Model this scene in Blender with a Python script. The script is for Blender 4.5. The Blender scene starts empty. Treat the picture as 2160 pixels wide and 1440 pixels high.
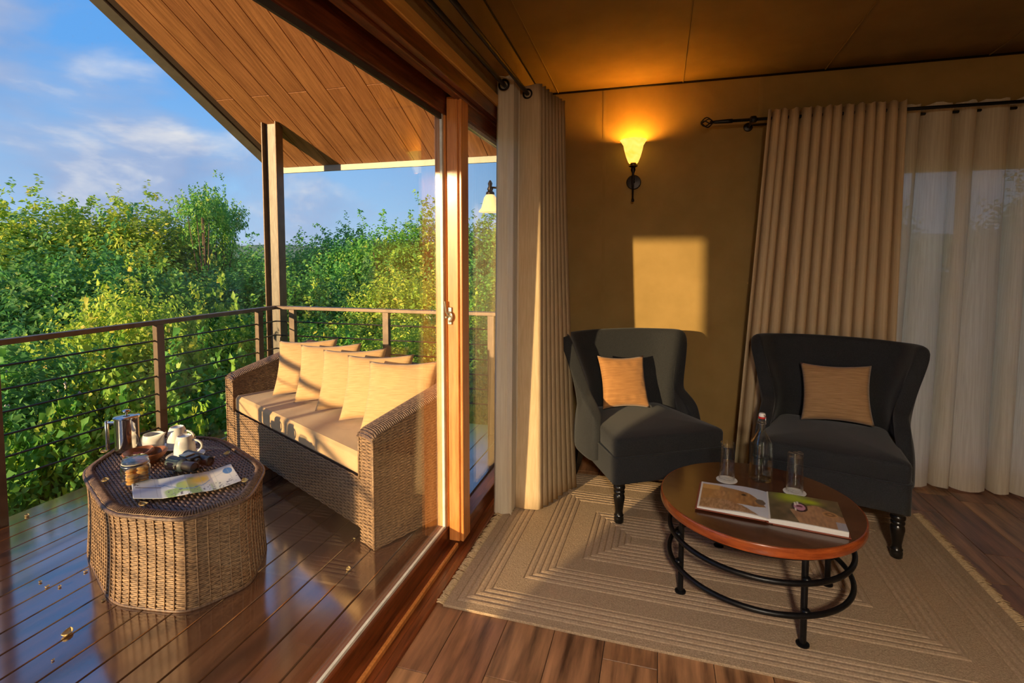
import bpy, math, random
import numpy as np
from mathutils import Vector, Matrix

random.seed(7)
SC = bpy.context.scene
COL = SC.collection
R = math.radians

# ------------------------------------------------------------------ camera
FPX, CXP, CYP, HCAM = 1092.0, 1080.0, 609.0, 1.5
PITCH = math.atan((CYP - 545) / FPX)
YAW = math.atan(310 / math.hypot(FPX, CYP - 545))
cam_d = bpy.data.cameras.new('camera')
cam = bpy.data.objects.new('camera', cam_d)
COL.objects.link(cam)
cam.location = (0, 0, HCAM)
cam.rotation_euler = (math.pi / 2 - PITCH, 0, YAW)
cam_d.sensor_width = 36
cam_d.lens = FPX / 2160 * 36
cam_d.shift_y = -(720 - CYP) / 2160
cam_d.clip_start = 0.05
cam_d.clip_end = 3000
SC.camera = cam

# ------------------------------------------------------------------ colour management
vs = SC.view_settings
vs.view_transform = 'Standard'
vs.look = 'None'
vs.exposure = 0.95
vs.gamma = 1.0
vs.use_curve_mapping = False
SC.display_settings.display_device = 'sRGB'


def lin(r, g, b):
    f = lambda c: c / 12.92 if c <= 0.04045 else ((c + 0.055) / 1.055) ** 2.4
    return (f(r / 255), f(g / 255), f(b / 255), 1)


# ------------------------------------------------------------------ node helper
class NT:
    def __init__(self, tree):
        self.t = tree
        tree.nodes.clear()

    def n(self, typ, props=None, **ins):
        nd = self.t.nodes.new(typ)
        for k, v in (props or {}).items():
            setattr(nd, k, v)
        for k, v in ins.items():
            self.set(nd, k.replace('_', ' '), v)
        return nd

    def set(self, nd, k, v):
        s = None
        if k.startswith('#'):
            s = nd.inputs[int(k[1:])]
        else:
            for q in nd.inputs:
                if q.name == k and q.enabled:
                    s = q
                    break
            if s is None:
                s = nd.inputs[k]
        if hasattr(v, 'is_output'):
            self.t.links.new(v, s)
        else:
            s.default_value = v

    def math(self, op, a, b=0.0, c=None):
        nd = self.t.nodes.new('ShaderNodeMath')
        nd.operation = op
        self.set(nd, '#0', a)
        self.set(nd, '#1', b)
        if c is not None:
            self.set(nd, '#2', c)
        return nd.outputs[0]

    def mix(self, fac, a, b):
        nd = self.t.nodes.new('ShaderNodeMix')
        nd.data_type = 'RGBA'
        self.set(nd, '#0', fac)
        self.set(nd, '#6', a)
        self.set(nd, '#7', b)
        return nd.outputs[2]

    def ramp(self, fac, stops):
        nd = self.t.nodes.new('ShaderNodeValToRGB')
        e = nd.color_ramp.elements
        while len(e) < len(stops):
            e.new(0.5)
        for i, (p, c) in enumerate(stops):
            e[i].position = p
            e[i].color = c
        self.t.links.new(fac, nd.inputs[0])
        return nd.outputs[0]


# ------------------------------------------------------------------ sky
CLOUD_LOC = (0.77, 13.92, 1.30)
world = bpy.data.worlds.new('sky')
SC.world = world
world.use_nodes = True
w = NT(world.node_tree)
tc = w.n('ShaderNodeTexCoord').outputs['Generated']
sep = w.n('ShaderNodeSeparateXYZ', Vector=tc)
zz = w.math('MAXIMUM', sep.outputs['Z'], 0.0)
skyc = w.ramp(zz, [(0.0, lin(178, 200, 226)), (0.09, lin(150, 188, 228)), (0.3, lin(96, 158, 226)), (1.0, lin(58, 118, 205))])
cv = w.n('ShaderNodeMapping', Vector=tc, Scale=(1.0, 1.0, 1.9))


def clouds(loc, scale, lo_, hi_, detail=8.0, rough=0.52):
    mpa = w.n('ShaderNodeMapping', Vector=cv.outputs[0], Location=loc, Scale=(scale, scale, scale))
    mpb = w.n('ShaderNodeMapping', Vector=cv.outputs[0], Location=(loc[0] - 0.04, loc[1] - 0.05, loc[2] + 0.17), Scale=(scale, scale, scale))
    na = w.n('ShaderNodeTexNoise', Vector=mpa.outputs[0], Scale=1.0, Detail=detail, Roughness=rough, Distortion=0.25).outputs[0]
    nb = w.n('ShaderNodeTexNoise', Vector=mpb.outputs[0], Scale=1.0, Detail=detail, Roughness=rough, Distortion=0.25).outputs[0]
    cov = w.ramp(na, [(lo_, (0, 0, 0, 1)), (hi_, (1, 1, 1, 1))])
    return cov, w.math('SUBTRACT', na, nb)


cov1, df1 = clouds(CLOUD_LOC, 2.6, 0.47, 0.60)
shade = w.ramp(w.math('ADD', w.math('MULTIPLY', df1, 2.2), 0.45), [(0.2, lin(122, 146, 192)), (0.5, lin(156, 170, 204)), (0.74, lin(232, 224, 220))])
cloud = w.mix(w.math('MULTIPLY', cov1, 0.85), skyc, shade)
bg = w.n('ShaderNodeBackground', Color=cloud, Strength=0.70)
w.t.links.new(bg.outputs[0], w.n('ShaderNodeOutputWorld').inputs[0])

# ------------------------------------------------------------------ sun (low, behind and to the left of the camera)
SUN_AZ, SUN_EL = R(24), R(8.4)
sun_d = bpy.data.lights.new('sun', 'SUN')
sun_d.energy = 4.8
sun_d.color = (1.0, 0.70, 0.36)
sun_d.angle = R(0.9)
sun = bpy.data.objects.new('sun', sun_d)
COL.objects.link(sun)
sdir = Vector((math.sin(SUN_AZ) * math.cos(SUN_EL), math.cos(SUN_AZ) * math.cos(SUN_EL), -math.sin(SUN_EL)))
sun.rotation_euler = sdir.to_track_quat('-Z', 'Y').to_euler()
sun.location = (-8, -16, 6)

# ------------------------------------------------------------------ pixel helper (photo frame 2160x1440)
_fw = Vector((-math.sin(YAW) * math.cos(PITCH), math.cos(YAW) * math.cos(PITCH), -math.sin(PITCH)))
_rt = Vector((math.cos(YAW), math.sin(YAW), 0))
_up = _rt.cross(_fw)


def ray(u, v):
    return _fw + _rt * ((u - CXP) / FPX) - _up * ((v - CYP) / FPX)


def atz(u, v, z):
    d = ray(u, v)
    return Vector((0, 0, HCAM)) + d * ((z - HCAM) / d.z)


def ath(u, r):
    """ground-plan point seen in column u at horizontal distance r"""
    d = ray(u, 600)
    d.z = 0
    d.normalize()
    return d.x * r, d.y * r


# ------------------------------------------------------------------ materials
M = {}


def mat(name, c1, c2=None, rough=0.6, scale=8.0, stretch=(1, 1, 1), bump=0.0, bscale=None, bstretch=None, metal=0.0,
        detail=4.0, rnd=0.0, spec=0.5, coord='Object', lo=0.35, hi=0.65, sheen=0.0, coat=0.0, rvar=0.0, bdist=0.01, coat_ior=1.5):
    m = bpy.data.materials.new(name)
    m.use_nodes = True
    t = NT(m.node_tree)
    c2 = c2 or c1
    vec = t.n('ShaderNodeTexCoord').outputs[coord]
    info = t.n('ShaderNodeObjectInfo').outputs['Random']
    off = t.n('ShaderNodeVectorMath', {'operation': 'ADD'})
    t.set(off, '#0', vec)
    cx = t.n('ShaderNodeCombineXYZ', X=t.math('MULTIPLY', info, 37.0), Y=t.math('MULTIPLY', info, 91.0), Z=t.math('MULTIPLY', info, 13.0))
    t.set(off, '#1', cx.outputs[0])
    mp = t.n('ShaderNodeMapping', Vector=off.outputs[0], Scale=stretch)
    nz = t.n('ShaderNodeTexNoise', Vector=mp.outputs[0], Scale=scale, Detail=detail, Roughness=0.6)
    col = t.ramp(nz.outputs[0], [(lo, c1), (hi, c2)])
    if rnd:
        hsv = t.n('ShaderNodeHueSaturation', Color=col, Value=t.math('ADD', 1 - rnd, t.math('MULTIPLY', info, 2 * rnd)),
                  Hue=t.math('ADD', 0.5 - rnd * 0.03, t.math('MULTIPLY', info, rnd * 0.06)))
        col = hsv.outputs[0]
    b = t.n('ShaderNodeBsdfPrincipled')
    t.set(b, 'Base Color', col)
    t.set(b, 'Roughness', rough)
    if rvar:
        nr = t.n('ShaderNodeTexNoise', Vector=off.outputs[0], Scale=3.0, Detail=3.0)
        t.set(b, 'Roughness', t.math('ADD', rough - rvar, t.math('MULTIPLY', nr.outputs[0], 2 * rvar)))
    t.set(b, 'Metallic', metal)
    t.set(b, 'Specular IOR Level', spec)
    if sheen:
        t.set(b, 'Sheen Weight', sheen)
    if coat:
        t.set(b, 'Coat Weight', coat)
        t.set(b, 'Coat Roughness', 0.12)
        t.set(b, 'Coat IOR', coat_ior)
    if bump:
        mb = t.n('ShaderNodeMapping', Vector=off.outputs[0], Scale=bstretch or stretch)
        nb = t.n('ShaderNodeTexNoise', Vector=mb.outputs[0], Scale=bscale or scale, Detail=5.0, Roughness=0.65)
        bp = t.n('ShaderNodeBump', Height=nb.outputs[0], Strength=bump, Distance=bdist)
        t.set(b, 'Normal', bp.outputs[0])
    t.t.links.new(b.outputs[0], t.n('ShaderNodeOutputMaterial').inputs[0])
    M[name] = m
    return m


def clear_glass(name, tint, ior=1.45, pw=5.0):
    m = bpy.data.materials.new(name)
    m.use_nodes = True
    t = NT(m.node_tree)
    lw = t.n('ShaderNodeLayerWeight', Blend=0.5)
    f0 = ((ior - 1) / (ior + 1)) ** 2
    fr = t.math('ADD', f0, t.math('MULTIPLY', 1 - f0, t.math('POWER', lw.outputs['Facing'], pw)))
    tr = t.n('ShaderNodeBsdfTransparent', Color=tint)
    gl = t.n('ShaderNodeBsdfGlossy', Color=(1, 1, 1, 1), Roughness=0.0)
    mx = t.n('ShaderNodeMixShader')
    t.set(mx, '#0', fr)
    t.set(mx, '#1', tr.outputs[0])
    t.set(mx, '#2', gl.outputs[0])
    t.t.links.new(mx.outputs[0], t.n('ShaderNodeOutputMaterial').inputs[0])
    M[name] = m


def solid_glass(name, tint, ior=1.45):
    m = bpy.data.materials.new(name)
    m.use_nodes = True
    t = NT(m.node_tree)
    g = t.n('ShaderNodeBsdfGlass', Color=tint, Roughness=0.0, IOR=ior)
    t.t.links.new(g.outputs[0], t.n('ShaderNodeOutputMaterial').inputs[0])
    M[name] = m


def cloth_mat(name, c1, c2, trans, transp, weave=500.0, streak=(120, 120, 1.5)):
    m = bpy.data.materials.new(name)
    m.use_nodes = True
    t = NT(m.node_tree)
    vec = t.n('ShaderNodeTexCoord').outputs['Object']
    mp = t.n('ShaderNodeMapping', Vector=vec, Scale=streak)
    nz = t.n('ShaderNodeTexNoise', Vector=mp.outputs[0], Scale=1.0, Detail=4.0)
    col = t.ramp(nz.outputs[0], [(0.35, c1), (0.65, c2)])
    nb = t.n('ShaderNodeTexNoise', Vector=vec, Scale=weave, Detail=2.0)
    bp = t.n('ShaderNodeBump', Height=nb.outputs[0], Strength=0.25, Distance=0.002)
    d = t.n('ShaderNodeBsdfDiffuse', Color=col, Normal=bp.outputs[0])
    tl = t.n('ShaderNodeBsdfTranslucent', Color=col)
    mx = t.n('ShaderNodeMixShader')
    t.set(mx, '#0', trans)
    t.set(mx, '#1', d.outputs[0])
    t.set(mx, '#2', tl.outputs[0])
    out = mx.outputs[0]
    if transp:
        tp = t.n('ShaderNodeBsdfTransparent')
        m2 = t.n('ShaderNodeMixShader')
        t.set(m2, '#0', transp)
        t.set(m2, '#1', out)
        t.set(m2, '#2', tp.outputs[0])
        out = m2.outputs[0]
    t.t.links.new(out, t.n('ShaderNodeOutputMaterial').inputs[0])
    M[name] = m


def leaf_mat(name, stops, rnd=0.12):
    m = bpy.data.materials.new(name)
    m.use_nodes = True
    t = NT(m.node_tree)
    at = t.n('ShaderNodeAttribute', {'attribute_name': 'tint'})
    info = t.n('ShaderNodeObjectInfo').outputs['Random']
    col = t.ramp(at.outputs['Fac'], stops)
    hs = t.n('ShaderNodeHueSaturation', Color=col, Hue=t.math('ADD', 0.5 - rnd * 0.12, t.math('MULTIPLY', info, rnd * 0.24)),
             Value=t.math('ADD', 1 - rnd, t.math('MULTIPLY', info, rnd * 2)))
    b = t.n('ShaderNodeBsdfPrincipled', Roughness=0.5)
    t.set(b, 'Base Color', hs.outputs[0])
    t.set(b, 'Specular IOR Level', 0.35)
    tl = t.n('ShaderNodeBsdfTranslucent', Color=hs.outputs[0])
    mx = t.n('ShaderNodeMixShader')
    t.set(mx, '#0', 0.42)
    t.set(mx, '#1', b.outputs[0])
    t.set(mx, '#2', tl.outputs[0])
    t.t.links.new(mx.outputs[0], t.n('ShaderNodeOutputMaterial').inputs[0])
    M[name] = m


def print_mat(name, rough=0.3):
    m = bpy.data.materials.new(name)
    m.use_nodes = True
    t = NT(m.node_tree)
    at = t.n('ShaderNodeAttribute', {'attribute_name': 'print'})
    b = t.n('ShaderNodeBsdfPrincipled', Roughness=rough)
    t.set(b, 'Base Color', at.outputs['Color'])
    t.t.links.new(b.outputs[0], t.n('ShaderNodeOutputMaterial').inputs[0])
    M[name] = m


def emit_shade(name, c1, c2, strength):
    m = bpy.data.materials.new(name)
    m.use_nodes = True
    t = NT(m.node_tree)
    vec = t.n('ShaderNodeTexCoord').outputs['Object']
    nz = t.n('ShaderNodeTexNoise', Vector=vec, Scale=14.0, Detail=3.0, Distortion=1.0)
    col = t.ramp(nz.outputs[0], [(0.3, c1), (0.7, c2)])
    e = t.n('ShaderNodeEmission', Color=col, Strength=strength)
    d = t.n('ShaderNodeBsdfPrincipled', Roughness=0.3)
    t.set(d, 'Base Color', lin(240, 200, 120))
    ad = t.n('ShaderNodeAddShader')
    t.set(ad, '#0', e.outputs[0])
    t.set(ad, '#1', d.outputs[0])
    t.t.links.new(ad.outputs[0], t.n('ShaderNodeOutputMaterial').inputs[0])
    M[name] = m


mat('canvas', lin(142, 116, 68), lin(154, 126, 76), rough=0.9, scale=3.0, bump=0.25, bscale=260, bdist=0.002, spec=0.1)
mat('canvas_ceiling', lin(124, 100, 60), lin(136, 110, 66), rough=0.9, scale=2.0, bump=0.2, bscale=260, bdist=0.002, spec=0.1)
mat('door_wood', lin(186, 112, 52), lin(212, 138, 72), rough=0.33, scale=5, stretch=(14, 14, 1), bump=0.15, bscale=40, bdist=0.002, coat=0.15)
mat('frame_wood_y', lin(78, 34, 14), lin(122, 60, 26), rough=0.35, scale=5, stretch=(14, 1, 14), bump=0.12, bdist=0.002, coat=0.15)
mat('pale_beam', lin(196, 142, 66), lin(214, 164, 84), rough=0.5, scale=4, stretch=(16, 1, 16), bump=0.1, bdist=0.002)
mat('gasket', lin(200, 196, 180), lin(225, 220, 205), rough=0.35, scale=20)
mat('dark_gasket', lin(50, 46, 42), lin(62, 58, 52), rough=0.6)
mat('floorboard', lin(62, 38, 26), lin(172, 122, 86), rough=0.38, scale=2.2, stretch=(9, 0.9, 9), bump=0.12, bscale=6, bstretch=(30, 2, 30),
    bdist=0.002, rnd=0.28, coat=0.1, lo=0.3, hi=0.72, detail=8)
mat('deckboard', lin(74, 44, 30), lin(98, 62, 44), rough=0.16, spec=1.0, coat_ior=2.3, scale=3, stretch=(18, 1, 18), bump=0.18, bscale=7, bstretch=(1.5, 0.5, 1), bdist=0.006,
    rnd=0.1, coat=1.0, rvar=0.06)
mat('deck_joist', lin(56, 38, 28), lin(72, 50, 36), rough=0.8, scale=6)
mat('roof_plank', lin(146, 92, 56), lin(186, 124, 78), rough=0.5, scale=2.2, stretch=(22, 1.1, 1.1), bump=0.55, bscale=2.4, bstretch=(34, 1.3, 1.3), bdist=0.008,
    rnd=0.07, detail=8)
mat('roof_core', lin(60, 40, 28), rough=0.9)
mat('fascia', lin(176, 170, 158), lin(190, 184, 172), rough=0.5)
mat('fascia_grey', lin(128, 116, 104), lin(142, 130, 116), rough=0.55)
mat('steel_bronze', lin(98, 80, 66), lin(116, 96, 80), rough=0.42, scale=12, metal=0.35, bump=0.05)
mat('steel_grey', lin(98, 90, 82), lin(120, 112, 102), rough=0.4, scale=10, stretch=(8, 8, 1), metal=0.4)
mat('wire_black', lin(34, 28, 26), lin(44, 36, 32), rough=0.45, metal=0.4)
mat('black_iron', lin(16, 16, 18), lin(26, 26, 28), rough=0.38, scale=30, metal=0.5, bump=0.1, bscale=60, bdist=0.002)
mat('black_paint', lin(14, 13, 12), lin(22, 20, 18), rough=0.28)
mat('wicker', lin(86, 64, 50), lin(176, 142, 108), rough=0.55, scale=60, stretch=(1, 1, 2), rnd=0.03, lo=0.3, hi=0.7, bump=0.2, bscale=300, bdist=0.001)
mat('wicker_dark', lin(66, 52, 48), lin(140, 112, 94), rough=0.5, scale=70, lo=0.3, hi=0.7, bump=0.2, bscale=300, bdist=0.001)
mat('wicker_core', lin(70, 52, 42), lin(84, 62, 50), rough=0.8)
mat('cushion_fabric', lin(194, 158, 116), lin(208, 174, 130), rough=0.85, scale=3, bump=0.35, bscale=14, bstretch=(1, 1, 40), bdist=0.004, sheen=0.2, spec=0.2)
mat('pillow_fabric', lin(188, 148, 102), lin(212, 174, 126), rough=0.8, scale=5, stretch=(2, 2, 70), bump=0.3, bscale=5, bstretch=(2, 2, 70), bdist=0.003, sheen=0.2, spec=0.2)
mat('pillow_tan', lin(142, 108, 72), lin(178, 140, 98), rough=0.8, scale=5, stretch=(2, 2, 80), bump=0.3, bscale=5, bstretch=(2, 2, 80), bdist=0.003, sheen=0.2, spec=0.2)
mat('pillow_orange', lin(140, 96, 54), lin(172, 124, 74), rough=0.8, scale=5, stretch=(2, 2, 80), bump=0.3, bscale=5, bstretch=(2, 2, 80), bdist=0.003, sheen=0.2, spec=0.2)
mat('chair_fabric', lin(27, 28, 31), lin(39, 40, 42), rough=0.85, scale=220, bump=0.3, bscale=420, bdist=0.002, sheen=0.12, spec=0.25)
mat('rug_weave', lin(146, 122, 96), lin(192, 166, 136), rough=0.95, scale=210, bump=0.8, bscale=150, bdist=0.006, spec=0.05, lo=0.3, hi=0.7)
mat('rug_braid', lin(152, 128, 102), lin(188, 162, 134), rough=0.95, scale=120, bump=0.6, bscale=240, bdist=0.004, spec=0.05, lo=0.3, hi=0.7)
mat('fringe', lin(168, 140, 104), lin(196, 168, 130), rough=0.95, scale=120, spec=0.05)
mat('table_wood', lin(58, 30, 18), lin(86, 48, 28), rough=0.26, scale=2.4, stretch=(1.2, 12, 1), bump=0.06, bdist=0.002, coat=0.35, detail=6)
mat('table_edge', lin(128, 56, 22), lin(160, 78, 32), rough=0.25, scale=5, stretch=(2, 2, 14), coat=0.35)
mat('steel_polished', lin(196, 190, 184), lin(214, 208, 202), rough=0.13, metal=1.0)
mat('china', lin(226, 224, 218), lin(234, 232, 226), rough=0.2, coat=0.3)
mat('bowl_wood', lin(128, 74, 44), lin(166, 106, 66), rough=0.4, scale=6, stretch=(1, 6, 6))
mat('cookie', lin(190, 128, 60), lin(222, 170, 100), rough=0.85, scale=60, bump=0.3, bscale=120)
mat('bino_grey', lin(62, 74, 74), lin(80, 92, 92), rough=0.45, scale=30, bump=0.1, bscale=200, bdist=0.001)
mat('bino_black', lin(26, 26, 28), lin(36, 36, 38), rough=0.4)
mat('paper_packet', lin(214, 170, 80), lin(230, 196, 120), rough=0.6)
mat('packet_red', lin(170, 70, 50), lin(190, 90, 64), rough=0.6)
mat('dry_leaf', lin(206, 178, 112), lin(226, 200, 140), rough=0.7)
mat('coaster', lin(206, 202, 194), lin(218, 214, 206), rough=0.8)
mat('coaster_ink', lin(120, 116, 112), rough=0.8)
mat('book_cover', lin(128, 62, 42), lin(142, 72, 50), rough=0.5)
mat('book_pages', lin(222, 220, 216), lin(206, 204, 200), rough=0.7, scale=4, stretch=(1, 1, 200))
mat('stopper_white', lin(226, 222, 216), rough=0.3)
mat('stopper_red', lin(206, 46, 40), rough=0.4)
mat('wire_steel', lin(190, 190, 188), rough=0.25, metal=1.0)
mat('lamp_metal', lin(28, 18, 12), lin(38, 26, 18), rough=0.35, metal=0.6)
mat('nickel', lin(176, 164, 142), lin(192, 180, 158), rough=0.3, metal=0.8)
mat('bark', lin(84, 66, 50), lin(116, 94, 72), rough=0.9, scale=9, stretch=(3, 3, 1), bump=0.5)
mat('flower_pale', lin(196, 178, 184), lin(216, 200, 200), rough=0.8)
mat('flower_rust', lin(190, 130, 92), lin(206, 150, 112), rough=0.8)
mat('ground', lin(58, 66, 34), lin(98, 96, 52), rough=1.0, scale=2.0, detail=8, bump=0.6, bscale=5, bdist=0.1)
mat('hill', lin(92, 116, 96), lin(112, 132, 112), rough=1.0, scale=0.03)
mat('bulb', lin(255, 220, 150))
clear_glass('door_glass', (0.95, 0.965, 0.955, 1), 1.5)
clear_glass('window_glass', (0.95, 0.97, 0.98, 1), 1.5)
clear_glass('jar_glass', (0.93, 0.96, 0.95, 1), 1.5)
clear_glass('tumbler_glass', (0.99, 0.995, 0.99, 1), 1.5, 3.6)
clear_glass('bottle_glass', (0.955, 0.985, 0.975, 1), 1.5, 3.2)
cloth_mat('drape', lin(196, 170, 134), lin(208, 184, 148), 0.12, 0.0)
cloth_mat('sheer', lin(228, 216, 192), lin(242, 232, 210), 0.42, 0.06)
emit_shade('shade_glow', (1.0, 0.50, 0.03, 1), (1.0, 0.66, 0.14, 1), 0.75)
emit_shade('shade_glow_out', (1.0, 0.66, 0.28, 1), (1.0, 0.76, 0.42, 1), 0.7)
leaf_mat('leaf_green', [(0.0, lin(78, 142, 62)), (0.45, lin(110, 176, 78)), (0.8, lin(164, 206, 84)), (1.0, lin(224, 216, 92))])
leaf_mat('leaf_bright', [(0.0, lin(126, 180, 66)), (0.5, lin(180, 212, 80)), (0.85, lin(226, 228, 92)), (1.0, lin(240, 212, 104))])  # yellow-green leaves, made yellower so the colour carries a sunlit look
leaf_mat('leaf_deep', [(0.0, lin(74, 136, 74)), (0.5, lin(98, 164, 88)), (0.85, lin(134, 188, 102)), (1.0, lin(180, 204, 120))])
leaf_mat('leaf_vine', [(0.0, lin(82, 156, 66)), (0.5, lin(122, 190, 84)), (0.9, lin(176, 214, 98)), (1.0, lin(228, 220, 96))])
print_mat('page_print', 0.28)
print_mat('map_print', 0.6)


# ------------------------------------------------------------------ mesh builder
class MB:
    def __init__(self):
        self.v = []
        self.f = []

    def add(self, vs_, fs_):
        o = len(self.v)
        self.v.extend([tuple(p) for p in vs_])
        self.f.extend([tuple(i + o for i in q) for q in fs_])
        return self

    def box(self, x0, x1, y0, y1, z0, z1, bev=0.0):
        if bev <= 0:
            self.add([(x0, y0, z0), (x1, y0, z0), (x1, y1, z0), (x0, y1, z0), (x0, y0, z1), (x1, y0, z1), (x1, y1, z1), (x0, y1, z1)],
                     [(0, 3, 2, 1), (4, 5, 6, 7), (0, 1, 5, 4), (1, 2, 6, 5), (2, 3, 7, 6), (3, 0, 4, 7)])
        else:
            b = bev
            vs_ = []
            for zz_, ins in ((z0, b), (z0 + b, 0), (z1 - b, 0), (z1, b)):
                X0, X1, Y0, Y1 = x0 + ins, x1 - ins, y0 + ins, y1 - ins
                c = b if ins == 0 else 0.0
                if c:
                    vs_ += [(X0 + c, Y0, zz_), (X1 - c, Y0, zz_), (X1, Y0 + c, zz_), (X1, Y1 - c, zz_), (X1 - c, Y1, zz_), (X0 + c, Y1, zz_), (X0, Y1 - c, zz_), (X0, Y0 + c, zz_)]
                else:
                    vs_ += [(X0, Y0, zz_), (X1, Y0, zz_), (X1, Y0, zz_), (X1, Y1, zz_), (X1, Y1, zz_), (X0, Y1, zz_), (X0, Y1, zz_), (X0, Y0, zz_)]
            fs_ = [tuple(range(7, -1, -1)), tuple(range(24, 32))]
            for k in range(3):
                for i in range(8):
                    j = (i + 1) % 8
                    fs_.append((k * 8 + i, k * 8 + j, k * 8 + 8 + j, k * 8 + 8 + i))
            self.add(vs_, fs_)
        return self

    def prism(self, poly, z0, z1):
        n = len(poly)
        self.add([(p[0], p[1], z0) for p in poly] + [(p[0], p[1], z1) for p in poly],
                 [tuple(range(n - 1, -1, -1)), tuple(range(n, 2 * n))] + [(i, (i + 1) % n, n + (i + 1) % n, n + i) for i in range(n)])
        return self

    def lathe(self, prof, seg=24, cx=0, cy=0, closed=False):
        """prof: list of (r, z); ends are capped when r > 0 unless closed ring profile"""
        vs_, fs_ = [], []
        for r, z in prof:
            for i in range(seg):
                a = 2 * math.pi * i / seg
                vs_.append((cx + r * math.cos(a), cy + r * math.sin(a), z))
        n = len(prof)
        for k in range(n - 1 if not closed else n):
            k2 = (k + 1) % n
            for i in range(seg):
                j = (i + 1) % seg
                fs_.append((k * seg + i, k * seg + j, k2 * seg + j, k2 * seg + i))
        if not closed:
            fs_.append(tuple(range(seg - 1, -1, -1)))
            fs_.append(tuple((n - 1) * seg + i for i in range(seg)))
        return self.add(vs_, fs_)

    def tube(self, pts, rad, seg=8, closed=False):
        pts = [Vector(p) for p in pts]
        n = len(pts)
        rads = rad if isinstance(rad, (list, tuple)) else [rad] * n
        vs_, fs_ = [], []
        prev = None
        for i, p in enumerate(pts):
            if closed:
                d = pts[(i + 1) % n] - pts[i - 1]
            else:
                d = pts[min(i + 1, n - 1)] - pts[max(i - 1, 0)]
            d.normalize()
            if prev is None:
                a = Vector((0, 0, 1)) if abs(d.z) < 0.9 else Vector((1, 0, 0))
            else:
                a = prev
            a = (a - d * a.dot(d))
            a.normalize()
            prev = a
            b = d.cross(a)
            for k in range(seg):
                t = 2 * math.pi * k / seg
                vs_.append(p + a * math.cos(t) * rads[i] + b * math.sin(t) * rads[i])
        for i in range(n if closed else n - 1):
            j = (i + 1) % n
            for k in range(seg):
                l = (k + 1) % seg
                fs_.append((i * seg + k, j * seg + k, j * seg + l, i * seg + l))
        if not closed:
            fs_.append(tuple(range(seg)))
            fs_.append(tuple((n - 1) * seg + k for k in range(seg - 1, -1, -1)))
        return self.add(vs_, fs_)

    def grid(self, nu, nv, fn, closed_u=False):
        vs_ = [fn(i / (nu - (0 if closed_u else 1)), j / (nv - 1)) for j in range(nv) for i in range(nu)]
        fs_ = []
        for j in range(nv - 1):
            for i in range(nu if closed_u else nu - 1):
                k = (i + 1) % nu
                fs_.append((j * nu + i, j * nu + k, (j + 1) * nu + k, (j + 1) * nu + i))
        return self.add(vs_, fs_)

    def weave(self, S, nst, rows, amp, rh, closed=False, stakes=True, extent=None, sw=0.004):
        """woven strands over a surface: S(u, v) -> (pos Nx3, normal Nx3); rh = strand half height in v"""
        m = nst * 2
        idx = np.arange(m if closed else m + 1)
        for j in range(rows):
            v = (j + 0.5) / rows
            if extent:
                u0, u1 = extent(v)
            else:
                u0, u1 = 0.0, 1.0
            u = u0 + (u1 - u0) * idx / m
            off = np.where(idx % 2 == 1, 0.0, np.where((idx // 2 + j) % 2 == 0, amp, -amp))
            ring = []
            for dv, ins in ((-rh, -amp * 0.9), (0.0, 0.25 * amp), (rh, -amp * 0.9)):
                p, nn = S(u, np.full(u.shape, v + dv))
                ring.append(p + nn * (off + ins)[:, None])
            k = len(u)
            vs_ = np.concatenate(ring)
            fs_ = []
            for i in range(k if closed else k - 1):
                q = (i + 1) % k
                fs_.append((i, q, k + q, k + i))
                fs_.append((k + i, k + q, 2 * k + q, 2 * k + i))
            self.add(vs_.tolist(), fs_)
        return self

    def mesh(self, name):
        me = bpy.data.meshes.new(name)
        me.from_pydata(self.v, [], self.f)
        me.update()
        return me

    def obj(self, name, material, parent=None, smooth=False, angle=None):
        me = self.mesh(name)
        me.materials.append(M[material] if isinstance(material, str) else material)
        if smooth:
            me.shade_smooth()
            if angle:
                try:
                    me.set_sharp_from_angle(angle=R(angle))
                except Exception:
                    pass
        return link(name, me, parent)


def link(name, me, parent=None):
    o = bpy.data.objects.new(name, me)
    COL.objects.link(o)
    if parent is not None:
        o.parent = parent
    return o


def tag(o, label, cat, group=None, kind=None):
    o['label'] = label
    o['category'] = cat
    if group:
        o['group'] = group
    if kind:
        o['kind'] = kind
    return o


def thing(name, label, cat, loc=(0, 0, 0), rz=0.0, group=None):
    o = bpy.data.objects.new(name, None)
    o.empty_display_size = 0.1
    COL.objects.link(o)
    o.location = loc
    o.rotation_euler = (0, 0, rz)
    return tag(o, label, cat, group)


def struct(o, label=None):
    o['kind'] = 'structure'
    if label:
        o['label'] = label
    return o


def sroot(name, label, loc=(0, 0, 0)):
    o = bpy.data.objects.new(name, None)
    COL.objects.link(o)
    o.location = loc
    return struct(o, label)


def copy_tree(o, parent=None):
    c = o.copy()
    COL.objects.link(c)
    c.parent = parent
    for ch in list(o.children):
        copy_tree(ch, c)
    return c


def subsurf(o, lv=2):
    md = o.modifiers.new('subsurf', 'SUBSURF')
    md.levels = lv
    md.render_levels = lv
    return o


def solid(o, th, off=0.0):
    md = o.modifiers.new('solid', 'SOLIDIFY')
    md.thickness = th
    md.offset = off
    return o


def bevel(o, wd, seg=2):
    md = o.modifiers.new('bevel', 'BEVEL')
    md.width = wd
    md.segments = seg
    md.limit_method = 'ANGLE'
    return o


DZ = -0.03          # deck level; room floor is z = 0
XW = -0.92          # inner face of the glazed wall
YB = 4.10           # inner face of the back wall


def ceil_z(y):
    return 2.80 + 0.055 * (YB - y)


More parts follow.
